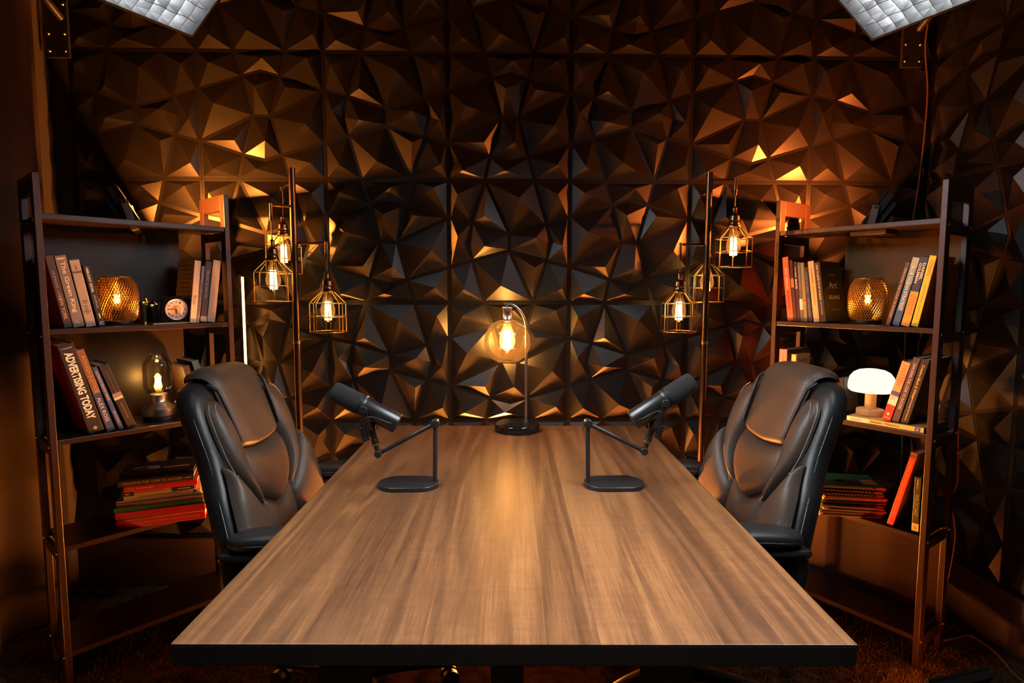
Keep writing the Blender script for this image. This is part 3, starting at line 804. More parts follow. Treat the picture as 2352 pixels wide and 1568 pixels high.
emission('mushroom_glow', (1.0, 0.84, 0.58), 1.7)

def cage_lamp(label, base, H, arms):
    """tree floor lamp: arms = (dx, dy, arm height, cord length)"""
    t = thing('cage_floor_lamp', label, 'floor lamp', base, (0, 0, 0), 'three-light cage floor lamps')
    MB().lathe([(0.135, 0), (0.135, 0.012), (0.125, 0.020), (0.02, 0.024), (0.014, 0.04)], 40).build('base', M_BRONZE, t, smooth=40)
    MB().cyl((0, 0, 0.02), (0, 0, H), 0.0125, n=20).build('pole', M_BRONZE, t, smooth=40)
    MB().cyl((0, 0, H*0.62), (0, 0, H*0.62+0.012), 0.0132, n=20).build('pole_joint', M_BRASS, t, smooth=40)
    for dx, dy, za, cord in arms:
        a = MB(); d = Vector((dx, dy, 0)); L = d.length; u = d.normalized()
        a.cyl(u*0.008+Vector((0, 0, za)), d+Vector((0, 0, za)), 0.0048, n=12)
        a.cyl(d+Vector((0, 0, za+0.006)), d+Vector((0, 0, za-0.038)), 0.0062, n=12)
        arm = a.build('arm', M_BRONZE, t, smooth=40)
        zs = za-0.038
        MB().cyl(d+Vector((0, 0, zs)), d+Vector((0, 0, zs-0.020)), 0.0078, 0.006, n=12).build('cord_grip', M_BLKPL, arm, smooth=40)
        zc = za-cord
        MB().cyl(d+Vector((0, 0, zs-0.018)), d+Vector((0, 0, zc)), 0.0026, n=8).build('cord', M_CORD, arm, smooth=40)
        # socket
        s = MB().lathe([(0.004, 0.006), (0.0085, 0.0), (0.0090, -0.020), (0.013, -0.026), (0.0185, -0.030), (0.0200, -0.046), (0.0178, -0.049), (0.0205, -0.053), (0.0205, -0.060), (0.0235, -0.064), (0.0235, -0.072), (0.018, -0.074)], 24, (dx, dy, zc))
        s.build('socket', M_CHROME if False else M_BRONZE, t, smooth=35)
        zt = zc-0.070
        w = MB(); nw = 8; R = 0.066; wr_ = 0.0017
        for i in range(nw):
            an = 2*PI*(i+0.5)/nw; c, s_ = math.cos(an), math.sin(an)
            w.tube([(dx+0.024*c, dy+0.024*s_, zt), (dx+0.028*c, dy+0.028*s_, zt-0.004), (dx+R*c, dy+R*s_, zt-0.043), (dx+R*c, dy+R*s_, zt-0.150)], wr_, 6)
        for rr, zz in ((0.024, zt), (R, zt-0.043), (R, zt-0.093), (R, zt-0.150)):
            w.tube([(dx+rr*math.cos(2*PI*i/32), dy+rr*math.sin(2*PI*i/32), zz) for i in range(32)], wr_*1.1, 6, closed=True)
        w.build('wire_cage', M_BRASS, t, smooth=60)
        filament_bulb(t, (dx, dy, zt+0.004), R=0.030, H=0.118, power='cage')
    return t
cage_lamp('bronze cage floor lamp with three bulbs behind the left chair', (-0.7555, 2.235, 0), 1.715,
          [(-0.080, 0.115, 1.660, 0.110), (-0.066, -0.040, 1.575, 0.130), (0.122, -0.010, 1.440, 0.110)])
cage_lamp('bronze cage floor lamp with three bulbs behind the right chair', (0.8040, 2.235, 0), 1.710,
          [(0.092, -0.020, 1.680, 0.105), (-0.106, -0.010, 1.440, 0.110), (0.045, 0.120, 1.545, 0.105)])

def table_lamp():
    t = thing('globe_table_lamp', 'globe table lamp with a curved steel stem at the far end of the table', 'lamp', (0.0815, 2.280, TZ))
    MB().lathe([(0.0, 0), (0.087, 0), (0.0895, 0.003), (0.0895, 0.026), (0.087, 0.029), (0.0, 0.029)], 64).build('base', principled('black_marble', (0.012, 0.011, 0.010), 0.10, noise=0.4, nscale=25), t, smooth=40)
    px = 0.036
    path = [(px, 0.012, 0.028), (px, 0.012, 0.20), (px, 0.012, 0.40)]
    arc = []
    for i in range(1, 15):
        a = i/14*PI*0.53
        arc.append((px-0.052*(1-math.cos(a))-0.004*i/14, 0.012, 0.40+0.036*i/14+0.062*math.sin(a)+0.0))
    e = arc[-1]
    path = smoothpath(path, 4)+[Vector(p) for p in arc]+[Vector((e[0]-0.022, 0.012, e[2]+0.003))]
    MB().tube(path, 0.0056, 12).build('stem', M_STEEL, t, smooth=60)
    sx, sz = e[0]-0.014, e[2]
    MB().cyl((e[0]-0.021, 0.012, e[2]+0.003), (e[0]-0.027, 0.012, e[2]+0.003), 0.0075, n=14).build('stem_tip', M_STEEL, t, smooth=40)
    MB().cyl((px, 0.012, 0.028), (px, 0.012, 0.034), 0.010, n=16).build('stem_collar', M_STEEL, t, smooth=40)
    MB().cyl((sx, 0.012, sz), (sx, 0.012, sz-0.014), 0.0045, n=12).build('hanger', M_STEEL, t, smooth=40)
    top = sz-0.010
    MB().lathe([(0.0, 0.0), (0.0225, -0.001), (0.0235, -0.005), (0.0215, -0.010), (0.0205, -0.030), (0.0235, -0.046), (0.0265, -0.050), (0.0265, -0.056), (0.023, -0.058)], 36, (sx, 0.012, top)).build('socket_cup', M_STEEL, t, smooth=35)
    gz = top-0.054; R, Hh = 0.0905, 0.173
    prof = []
    for i in range(26):
        a = lerp(0.30, PI-0.44, i/25)
        prof.append((R*math.sin(a)**0.93, gz-Hh/2+0.004+(Hh/2)*math.cos(a)*1.02))
    MB().lathe_open([(0.023, gz+0.002)]+prof, 56, (sx, 0.012, 0)).build('glass_globe', M_GLOBE, t, smooth=180)
    filament_bulb(t, (sx, 0.012, gz+0.004), R=0.031, H=0.132, power='table_filament', fil_r=0.0030, fil_h=0.066, fil_w=0.0125)
table_lamp()

def led_pole():
    t = thing('led_pole_lamp', 'slim black upright lamp with a lit edge behind the left bookcase', 'floor lamp', (-1.020, 2.385, 0))
    MB().lathe([(0.045, 0), (0.045, 0.008), (0.012, 0.014)], 32).build('base', M_BLKMT, t, smooth=40)
    MB().box(-0.011, -0.008, 0.01, 0.0035, 0.010, 1.325).build('pole', M_BLKMT, t, bevel=0.002)
    MB().box(0.0036, -0.008, 0.05, 0.0085, 0.004, 1.318).build('lit_strip', MATS['led_strip'], t)
led_pole()

def mesh_lamp(F, label, x, d, z):
    t = thing('mesh_lamp', label, 'lamp', F.P(x, d, z), (0, 0, F.rz), 'gold mesh lantern lamps')
    MB().lathe([(0.0, 0), (0.046, 0), (0.048, 0.003), (0.048, 0.014), (0.044, 0.016), (0.0, 0.016)], 40).build('base', M_BLKMT, t, smooth=40)
    MB().cyl((0, 0, 0.016), (0, 0, 0.050), 0.0165, n=20).build('socket', M_BLKPL, t, smooth=40)
    zz = [0.012, 0.020, 0.040, 0.075, 0.110, 0.140, 0.156, 0.163]
    rr = [0.044, 0.053, 0.0605, 0.0635, 0.0625, 0.0565, 0.0465, 0.042]
    RR = lambda q: sinterp(lerp(zz[0], zz[-1], q), zz, rr)
    m = MB(); n = 46
    for sg in (-1, 1):
        for i in range(n):
            pts = []
            for j in range(15):
                q = j/14; a = 2*PI*i/n+sg*q*1.15; r = RR(q)+0.0004*sg
                pts.append((r*math.cos(a), r*math.sin(a), lerp(zz[0], zz[-1], q)))
            m.tube(pts, 0.0014, 4, caps=False)
    m.build('wire_mesh_shade', M_GOLDWIRE, t, smooth=60)
    rim = MB()
    for q in (0.0, 1.0):
        r = RR(q); rim.tube([(r*math.cos(2*PI*i/40), r*math.sin(2*PI*i/40), lerp(zz[0], zz[-1], q)) for i in range(40)], 0.002, 6, closed=True)
    rim.build('shade_rims', M_GOLDWIRE, t, smooth=60)
    MB().lathe_open([(RR(i/16)-0.0035, lerp(zz[0], zz[-1], i/16)) for i in range(17)], 40).build('amber_liner', M_SMOKE, t, smooth=180)
    b = filament_bulb(t, (0, 0, 0.050), R=0.0165, H=0.075, power='mesh_filament', up=True, fil_r=0.0022, fil_h=0.028, fil_w=0.0068)
mesh_lamp(FL, 'gold mesh lantern lamp beside the clock on the left bookcase', 0.226, 0.105, TIER[1])
mesh_lamp(FR, 'gold mesh lantern lamp beside the black selling book on the right bookcase', 0.306, 0.105, TIER[1])

def jar_lamp():
    t = thing('bell_jar_lamp', 'steel based bell jar lamp on the left bookcase', 'lamp', FL.P(0.338, 0.105, TIER[2]), (0, 0, FL.rz))
    MB().lathe([(0.0, 0), (0.050, 0), (0.052, 0.004), (0.050, 0.018), (0.0, 0.018)], 48).build('foot', M_BLKPL, t, smooth=40)
    MB().lathe([(0.050, 0.018), (0.0545, 0.019), (0.0545, 0.042), (0.052, 0.046), (0.030, 0.066), (0.0285, 0.070), (0.0285, 0.092), (0.026, 0.094), (0.0, 0.094)], 56).build('metal_base', M_STEEL, t, smooth=30)
    MB().lathe_open([(0.026, 0.093), (0.034, 0.098), (0.0450, 0.112), (0.0465, 0.125), (0.0465, 0.190), (0.0440, 0.206), (0.034, 0.220), (0.0235, 0.229), (0.0225, 0.236), (0.0235, 0.239)], 48).build('glass_jar', M_GLASS, t, smooth=180)
    filament_bulb(t, (0, 0, 0.090), R=0.017, H=0.078, power='jar_filament', up=True, fil_r=0.0024, fil_h=0.034, fil_w=0.0068)
    MB().cyl((0.050, 0, 0.055), (0.066, 0, 0.055), 0.006, n=12).build('switch_knob', M_STEEL, t, smooth=40)
jar_lamp()

def mushroom_lamp():
    t = thing('mushroom_lamp', 'white domed mushroom lamp with a pale wooden stem on the right bookcase', 'lamp', FR.P(0.343, 0.085, TIER[2]+0.0185), (0, 0, FR.rz))
    MB().lathe([(0.0, 0), (0.043, 0), (0.045, 0.002), (0.045, 0.019), (0.043, 0.022), (0.0, 0.022)], 48).build('base', M_LIGHTWOOD, t, smooth=40)
    MB().cyl((0, 0, 0.021), (0, 0, 0.090), 0.0185, n=32).build('stem', M_LIGHTWOOD, t, smooth=40)
    MB().lathe([(0.0, 0.084), (0.050, 0.084), (0.066, 0.086), (0.0735, 0.092), (0.0750, 0.102), (0.0745, 0.118), (0.070, 0.138), (0.058, 0.154), (0.042, 0.163), (0.022, 0.167), (0.0, 0.168)], 56).build('dome_shade', MATS['mushroom_glow'], t, smooth=60)
    MB().cyl((0.012, -0.030, 0.0215), (0.012, -0.030, 0.0228), 0.004, n=12).build('touch_button', M_BLKPL, t)
mushroom_lamp()

def shelf_light(label, x0, x1, tier):
    t = thing('under_shelf_light', label, 'shelf light', FR.P((x0+x1)/2, 0.10, TIER[tier]-0.017), (0, 0, FR.rz), 'flat lights under the boards')
    w = (x1-x0)/2
    MB().box(-w, -0.045, -0.016, w, 0.045, -0.0005).build('housing', M_SHELFW, t, bevel=0.002)
    MB().box(-w+0.008, -0.038, -0.0175, w-0.008, 0.038, -0.0155).build('lens', M_BLKPL, t)
shelf_light('flat brown light fixed under the top board of the right bookcase', 0.255, 0.375, 0)

# ------------------------------------------------------------------ microphones on desk stands
def mic_stand(label, mlabel, post, sx, slope, dz_end, pivot):
    """post: table point under the upright; sx: side the arm swings to"""
    px, py = post
    t = thing('microphone_stand', label, 'microphone stand', (px, py, TZ), (0, 0, 0), 'desk stands for the microphones')
    pts = []
    R = 0.055; Lb = 0.172
    for i in range(40):
        a = 2*PI*i/40; c, s = math.cos(a), math.sin(a)
        cx = (Lb/2-R)*(1 if c > 0 else -1)
        pts.append((sx*(Lb/2-0.012)+cx+R*c, R*s))
    MB().prism_z(pts, 0.0, 0.0125).build('base_plate', M_BLKMT, t, smooth=40, bevel=0.0015)
    top = Vector((-sx*0.002, 0, 0.180)); end = Vector((sx*0.158, 0.0, dz_end))
    MB().cyl((0, 0, 0.012), top, 0.0062, n=14).build('upright', M_BLKMT, t, smooth=40)
    MB().cyl(top+Vector((0, -0.013, 0)), top+Vector((0, 0.013, 0)), 0.0125, n=22).build('upper_joint', M_BLKMT, t, smooth=40, bevel=0.0015)
    MB().cyl(top+Vector((0, -0.0145, 0)), top+Vector((0, -0.013, 0)), 0.0065, n=18).build('joint_cap', M_BLKPL, t, smooth=40)
    MB().cyl(top, end, 0.0060, n=14).build('boom', M_BLKMT, t, smooth=40)
    MB().cyl(end+Vector((0, -0.011, 0)), end+Vector((0, 0.011, 0)), 0.0105, n=20).build('lower_joint', M_BLKMT, t, smooth=40, bevel=0.0015)
    pv = Vector(pivot)-Vector((px, py, TZ))
    d = (pv-end).normalized()
    MB().cyl(end, end+d*0.026, 0.0070, n=14).build('swivel_post', M_BLKMT, t, smooth=40)
    MB().cyl(end+d*0.026, end+d*0.031, 0.0120, n=20).build('lock_washer', M_BRASS, t, smooth=40)
    # the microphone itself
    m = thing('microphone', mlabel, 'microphone', (px+end.x+d.x*0.031, py, TZ+end.z+d.z*0.031), (0, 0, 0), 'black broadcast microphones')
    o = Vector((px, py, TZ))+end+d*0.031
    def L(v): return Vector(v)-o
    piv = L(pivot)
    ax = Vector((sx*math.cos(slope), 0, math.sin(slope)))      # from the tail towards the foam tip
    MB().cyl((0, 0, 0), d*0.014, 0.0105, n=18).build('thread_ring', M_BLKMT, m, smooth=40, bevel=0.001)
    nrm = Vector((0, 1, 0)).cross(ax)
    # body along ax, pivot sits near the middle
    def rev(prof, n=36):
        b = MB(); vs = []; fs = []
        up = nrm
        for r, a in prof: vs += b.ring(piv+ax*a, ax, max(r, 1e-4), n, up)
        for j in range(len(prof)-1): fs += [(j*n+i, j*n+(i+1) % n, (j+1)*n+(i+1) % n, (j+1)*n+i) for i in range(n)]
        fs += [tuple(range(n-1, -1, -1)), tuple(range((len(prof)-1)*n, len(prof)*n))]
        return b.add(vs, fs)
    body = rev([(0.024, -0.100), (0.0272, -0.0995), (0.0285, -0.097), (0.0285, 0.004)]).build('body', M_MICBODY, m, smooth=35)
    rev([(0.0225, -0.1005), (0.021, -0.1003)]).build('rear_panel', M_BLKPL, m, smooth=35)
    rev([(0.0285, 0.004), (0.0295, 0.006), (0.0295, 0.013), (0.0280, 0.014), (0.0280, 0.017), (0.0295, 0.018), (0.0295, 0.022)]).build('collar', M_BLKPL, m, smooth=30)
    rev([(0.0270, 0.021), (0.0290, 0.022), (0.0292, 0.040), (0.0282, 0.088), (0.0270, 0.098), (0.0225, 0.1045), (0.010, 0.107), (0.0005, 0.1073)]).build('foam_windscreen', M_FOAM, m, smooth=50)
    mk = MB()
    for i in range(4):
        a = -0.55+0.30*i
        c = piv+ax*0.0095+(nrm*math.cos(a)-Vector((0, 1, 0))*math.sin(a)*(-1)*(-1))*0.0297
        mk.obox(c, ax, Vector((0, 1, 0)), nrm, (0.0022, 0.0016, 0.0008))
    mk.build('printed_marks', principled('white_print', (0.6, 0.6, 0.62), 0.5, noise=0.05), m)
    # yoke
    for s in (-1, 1):
        q = piv+Vector((0, s*0.0325, 0)); w0 = d*0.030
        pth = [q, q*0.72+(w0+Vector((0, s*0.031, 0)))*0.28, w0+Vector((0, s*0.026, 0))+d*0.016, w0]
        y = MB()
        for i in range(len(pth)-1): y.bar(pth[i], pth[i+1], 0.0165 if i < 2 else 0.014, 0.003, (0, 1, 0))
        y.build('yoke_arm', M_BLKMT, m, bevel=0.0008)
        MB().cyl(q, q+Vector((0, s*0.007, 0)), 0.0105, n=22).build('pivot_knob', M_BLKMT, m, smooth=40, bevel=0.0012)
    MB().cyl(d*0.014, d*0.034, 0.0085, n=16).build('yoke_base', M_BLKMT, m, smooth=40)
    side = Vector((sx, 0, -0.12)).normalized(); ya = d
    xc = d*0.036+side*0.0235
    MB().bar(d*0.034, d*0.036+side*0.018, 0.013, 0.008, (0, 1, 0)).build('bracket', M_BLKMT, m, bevel=0.001)
    MB().cyl(xc+d*0.014, xc-d*0.026, 0.0095, n=20).build('connector', M_BLKMT, m, smooth=40, bevel=0.001)
    tail = piv-ax*0.090+Vector((0, -0.010, 0))-nrm*0.0
    loop = [xc+d*0.013, xc+d*0.030-Vector((0, 0.006, 0)), piv*0.55+xc*0.45+Vector((0, -0.036, 0))+d*0.004,
            piv-ax*0.030+Vector((0, -0.044, -0.004)), piv-ax*0.074+Vector((0, -0.036, 0.0)), piv-ax*0.088+Vector((0, -0.0245, 0))]
    MB().tube(smoothpath(loop, 8), 0.0019, 8).build('cable', M_CORDB, m, smooth=60)
    return t
mic_stand('black desk stand with an oval base on the left of the table', 'black microphone with foam cover on the left desk stand', (-0.174, 1.625), -1, math.radians(28), 0.094, (-0.364, 1.625, 0.941))
mic_stand('black desk stand with an oval base on the right of the table', 'black microphone with foam cover on the right desk stand', (0.259, 1.615), 1, math.radians(33.5), 0.100, (0.466, 1.615, 0.958))

# ------------------------------------------------------------------ books
def cover_mat(color, rough=0.45, color2=None, nscale=9.0):
    key = 'cover_%02x%02x%02x' % tuple(int(max(0, min(1, c))**0.4545*255) for c in color)
    if color2: key += '_b%d' % int(sum(color2)*1000)
    return principled(key, color, rough, noise=0.10, nscale=nscale, color2=color2)
def ink(color):
    key = 'ink_%02x%02x%02x' % tuple(int(max(0, min(1, c))**0.4545*255) for c in color)
    return principled(key, color, 0.5, noise=0.04)
def book_body(t, x0, x1, H, depth, spine, left=None, right=None, round_=0.0015):
    """spine at y=0 facing -Y; boards run back along +Y"""
    cm = spine; b = 0.0022
    MB().box(x0, 0, 0, x1, b+round_, H).build('spine', cm, t, bevel=min(0.0022, (x1-x0)*0.2))
    MB().box(x0, b+round_, 0, x0+b, depth, H).build('cover_board', left or cm, t)
    MB().box(x1-b, b+round_, 0, x1, depth, H).build('cover_board', right or cm, t)
    MB().box(x0+b, b+round_, 0.003, x1-b, depth-0.004, H-0.003).build('pages', M_PAGES, t)
def upright(F, label, x, z, tilt, thick, H, depth, color, texts=(), bands=(), left=None, right=None, d=0.014, group=None, color2=None):
    """standing book. texts: (body, centre along the height 0..1 from the bottom, length, cap height, colour, bold, x shift, turn)"""
    tl = math.radians(tilt)
    if tilt <= 0: px, x0, x1 = x-thick/2/math.cos(tl), 0.0, thick
    else: px, x0, x1 = x+thick/2/math.cos(tl), -thick, 0.0
    t = thing('book', label, 'book', F.P(px, d, z+0.0006), (0, tl, F.rz), group or 'books on the bookcases')
    cm = cover_mat(color, color2=color2)
    book_body(t, x0, x1, H, depth, cm, cover_mat(left) if left else None, cover_mat(right) if right else None)
    for (b0, b1, col) in bands:
        MB().box(x0+0.0003, -0.0004, b0*H, x1-0.0003, 0.0006, b1*H).build('spine_band', ink(col), t)
    cx = (x0+x1)/2
    for tx in texts:
        body, pos, ln, hg, col = tx[:5]; bold = tx[5] if len(tx) > 5 else 0.0; dx = tx[6] if len(tx) > 6 else 0.0; turn = tx[7] if len(tx) > 7 else 'down'
        if turn == 'down': xd, yd = (0, 0, -1), (1, 0, 0)
        elif turn == 'up': xd, yd = (0, 0, 1), (-1, 0, 0)
        else: xd, yd = (1, 0, 0), (0, 0, 1)
        if body == '~':
            a_, b_ = (hg*0.3, ln/2) if turn != 'flat' else (ln/2, hg*0.3)
            MB().box(cx+dx-a_, -0.0008, pos*H-b_, cx+dx+a_, 0.0004, pos*H+b_).build('print_line', ink(col), t)
            continue
        put_text('title_text', body, ln, hg, ink(col), t, (cx+dx, -0.0010, pos*H), xd, yd, bold)
    return t, x0, x1
CREAM = (0.75, 0.62, 0.45); WHITE = (0.78, 0.74, 0.70); GOLD = (0.85, 0.55, 0.15)
GL = 'books standing on the left bookcase'; GR = 'books standing on the right bookcase'
z2, z3, z4 = TIER[1], TIER[2], TIER[3]
# left bookcase, second board
upright(FL, 'dark brown book nearest the post beside the grey-blue book, left bookcase', 0.068, z2, -9.5, 0.021, 0.226, 0.17, (0.040, 0.026, 0.022),
        [('HUMANS OF', 0.62, 0.075, 0.0072, (0.35, 0.30, 0.26)), ('NEW YORK', 0.28, 0.075, 0.0098, (0.45, 0.33, 0.24), 0.02)], left=(0.62, 0.10, 0.02), group=GL)
upright(FL, 'grey-blue hardback titled The Green King in cream letters', 0.096, z2, -9.6, 0.030, 0.226, 0.165, (0.15, 0.16, 0.175),
        [('The Green King', 0.56, 0.160, 0.0155, CREAM, 0.012), ('LYLE\nSTUART', 0.065, 0.016, 0.009, CREAM, 0, 0, 'flat'), ('~', 0.955, 0.020, 0.006, CREAM, 0, 0, 'flat')], group=GL)
upright(FL, 'silver grey book with small upside-down print beside the goal journal', 0.128, z2, -9.4, 0.027, 0.214, 0.16, (0.30, 0.285, 0.27),
        [('~', 0.39, 0.015, 0.005, (0.09, 0.08, 0.08), 0, 0, 'flat'), ('~', 0.36, 0.010, 0.005, (0.09, 0.08, 0.08), 0, 0, 'flat'), ('o', 0.305, 0.0085, 0.0085, (0.09, 0.08, 0.08), 0, 0, 'flat'), ('~', 0.26, 0.008, 0.005, (0.09, 0.08, 0.08), 0, 0, 'flat'), ('~', 0.23, 0.018, 0.005, (0.09, 0.08, 0.08), 0, 0, 'flat'), ('~', 0.20, 0.008, 0.005, (0.09, 0.08, 0.08), 0, 0, 'flat'), ('~', 0.88, 0.014, 0.006, (0.12, 0.11, 0.11))],
        bands=((0.80, 0.83, (0.08, 0.07, 0.07)),), group=GL)
upright(FL, 'black journal titled The 100-Day Goal Journal leaning toward the mesh lamp', 0.158, z2, -10.1, 0.019, 0.199, 0.15, (0.010, 0.010, 0.012),
        [('THE', 0.945, 0.010, 0.0035, WHITE, 0.01), ('100-DAY GOAL', 0.745, 0.076, 0.0072, WHITE, 0.02), ('JOURNAL', 0.40, 0.046, 0.0070, (0.50, 0.48, 0.46)), ('~', 0.175, 0.016, 0.005, WHITE), ('U', 0.055, 0.009, 0.011, WHITE, 0.03)], group=GL)
# right group behind the clock
t, x0, x1 = upright(FL, 'white-spined book lettered four with a tan text-filled cover', 0.432, z2, 6.9, 0.022, 0.224, 0.155, (0.62, 0.53, 0.45),
        [('four', 0.36, 0.036, 0.0125, (0.10, 0.07, 0.05), 0.0)], left=(0.40, 0.27, 0.08), group=GL)
upright(FL, 'thin grey book with black spine print between the four book and the dark purple book', 0.448, z2, 8.0, 0.011, 0.206, 0.15, (0.30, 0.25, 0.21),
        [('LEADERSHIP SECRETS OF ATTILA THE HUN', 0.42, 0.120, 0.0055, (0.03, 0.02, 0.02), 0.02)], group=GL)
upright(FL, 'dark purple book titled Selling to the Top', 0.467, z2, 7.4, 0.022, 0.224, 0.155, (0.050, 0.036, 0.050),
        [('SELLING TO THE TOP', 0.62, 0.100, 0.0080, (0.55, 0.50, 0.50))], bands=((0.02, 0.10, (0.45, 0.36, 0.22)),), group=GL)
upright(FL, 'pale grey book titled Atomic Habits at the right end of the left bookcase', 0.494, z2, 7.9, 0.029, 0.228, 0.16, (0.36, 0.32, 0.30),
        [('Atomic', 0.67, 0.070, 0.0135, (0.55, 0.36, 0.15)), ('Habits', 0.34, 0.066, 0.0135, (0.32, 0.25, 0.20)), ('//', 0.14, 0.010, 0.012, (0.35, 0.18, 0.12))], group=GL)
# tan cover of the book lettered four: lines of print on its left board
tan = t
for i in range(9):
    MB().box(x0-0.0006, 0.020+(0.012 if i in (0, 4) else 0), 0.205-i*0.016, x0-0.0001, 0.140-(0.03 if i % 3 == 2 else 0), 0.2075-i*0.016).build('print_line', M_INKK, tan)
# third board, left
upright(FL, 'black and red book titled Advertising Today in bold white letters', 0.126, z3, -13.3, 0.043, 0.300, 0.20, (0.012, 0.010, 0.010),
        [('ADVERTISING TODAY', 0.535, 0.225, 0.0235, (0.80, 0.74, 0.68), 0.035), ('WARREN BERGER', 0.955, 0.030, 0.0035, (0.6, 0.55, 0.5), 0, 0, 'flat'), ('0', 0.055, 0.011, 0.008, (0.6, 0.5, 0.45), 0, 0, 'flat'), ('I', 0.055, 0.0016, 0.014, (0.6, 0.5, 0.45), 0, 0, 'flat')],
        left=(0.60, 0.015, 0.010), right=(0.62, 0.06, 0.02), group=GL)
upright(FL, 'gold and navy book titled Rough Justice by Alex Ross', 0.166, z3, -14.8, 0.022, 0.284, 0.19, (0.16, 0.09, 0.035),
        [('ROUGH JUSTICE', 0.70, 0.125, 0.0115, (0.50, 0.33, 0.14), 0.0), ('ALEX ROSS', 0.27, 0.085, 0.0105, (0.62, 0.58, 0.55), 0.0)], bands=((0.0, 0.47, (0.018, 0.040, 0.115)),), group=GL)
upright(FL, 'slim blue book titled Ultimate Memory Magic', 0.195, z3, -17.0, 0.014, 0.226, 0.15, (0.030, 0.060, 0.180),
        [('ULTIMATE MEMORY MAGIC', 0.70, 0.105, 0.0066, (0.55, 0.55, 0.60), 0.0), ('JIM KAROL', 0.20, 0.046, 0.0056, (0.45, 0.45, 0.52))], group=GL)
upright(FL, 'black hardback with a small portrait on its spine beside the bell jar lamp', 0.227, z3, -18.5, 0.027, 0.230, 0.16, (0.012, 0.010, 0.009),
        [('~', 0.74, 0.080, 0.0060, (0.06, 0.035, 0.028)), ('~', 0.28, 0.060, 0.0070, (0.09, 0.05, 0.035))], bands=((0.46, 0.50, (0.5, 0.45, 0.42)), (0.505, 0.56, (0.20, 0.16, 0.15))), group=GL)

# right bookcase, second board
upright(FR, 'orange-red book titled The Great American Burger Book', 0.070, z2, -7.9, 0.025, 0.250, 0.18, (0.72, 0.130, 0.055),
        [('THE', 0.86, 0.014, 0.008, (0.30, 0.05, 0.05)), ('GREAT AMERICAN', 0.66, 0.088, 0.0088, CREAM, 0.02), ('BURGER BOOK', 0.32, 0.072, 0.0088, (0.16, 0.03, 0.06), 0.015)], group=GR)
upright(FR, 'dark brown book with a food photo on its spine, next to the orange-red book', 0.0895, z2, -7.2, 0.013, 0.238, 0.17, (0.060, 0.026, 0.018), [], bands=((0.55, 0.70, (0.42, 0.18, 0.08)),), group=GR)
upright(FR, 'dark red and black book, third from the left end of the right bookcase', 0.1030, z2, -6.6, 0.013, 0.232, 0.16, (0.040, 0.012, 0.012),
        [('TONY ROBBINS', 0.82, 0.040, 0.005, WHITE), ('MASTER', 0.62, 0.038, 0.0072, WHITE, 0.02)], group=GR)
upright(FR, 'slate grey book with white band beside the green book, right bookcase', 0.1165, z2, -6.4, 0.013, 0.228, 0.16, (0.085, 0.085, 0.105),
        [('The Art and Science of Thinking', 0.74, 0.090, 0.0050, (0.50, 0.48, 0.48))], bands=((0.20, 0.38, (0.62, 0.58, 0.56)), (0.02, 0.2, (0.09, 0.09, 0.09))), group=GR)
upright(FR, 'olive green book with a red stripe on the right bookcase', 0.1300, z2, -6.5, 0.014, 0.226, 0.16, (0.19, 0.20, 0.075), [], bands=((0.34, 0.38, (0.45, 0.07, 0.04)), (0.30, 0.335, (0.40, 0.25, 0.08))), group=GR)
upright(FR, 'navy book titled Power vs. Force', 0.148, z2, -8.1, 0.017, 0.208, 0.15, (0.016, 0.024, 0.060),
        [('POWER VS. FORCE', 0.72, 0.080, 0.0078, (0.20, 0.24, 0.34)), ('David R. Hawkins, MD, PhD', 0.27, 0.070, 0.0050, (0.45, 0.44, 0.46))], group=GR)
upright(FR, 'cream book with worn brown lettering beside the black selling book', 0.171, z2, -8.4, 0.023, 0.231, 0.16, (0.60, 0.42, 0.20),
        [('~', 0.76, 0.060, 0.0070, (0.36, 0.24, 0.10)), ('~', 0.52, 0.030, 0.0070, (0.34, 0.22, 0.09)), ('~', 0.36, 0.040, 0.0060, (0.38, 0.26, 0.11))], group=GR)
t, x0, x1 = upright(FR, 'black book titled Master the Art of Selling with gold letters', 0.198, z2, -9.2, 0.024, 0.226, 0.155, (0.020, 0.016, 0.010),
        [('HOW TO MASTER THE ART OF SELLING', 0.66, 0.130, 0.0072, GOLD, 0.02), ('TOM HOPKINS', 0.24, 0.05, 0.005, GOLD)], d=0.010, group=GR)
for body, z, ln, hg, col in (('HOW TO', 0.190, 0.022, 0.005, (0.40, 0.26, 0.10)), ('MASTER', 0.176, 0.048, 0.009, (0.45, 0.29, 0.10)), ('the', 0.163, 0.010, 0.004, (0.40, 0.26, 0.10)), ('Art', 0.138, 0.062, 0.026, (0.62, 0.40, 0.14)), ('of', 0.112, 0.007, 0.004, (0.40, 0.26, 0.10)), ('SELLING', 0.092, 0.080, 0.014, (0.62, 0.40, 0.14)), ('TOM HOPKINS', 0.044, 0.064, 0.005, (0.5, 0.36, 0.16))):
    put_text('cover_text', body, ln, hg, ink(col), t, (x1+0.0004, 0.078, z), (0, 1, 0), (0, 0, 1), 0.01)
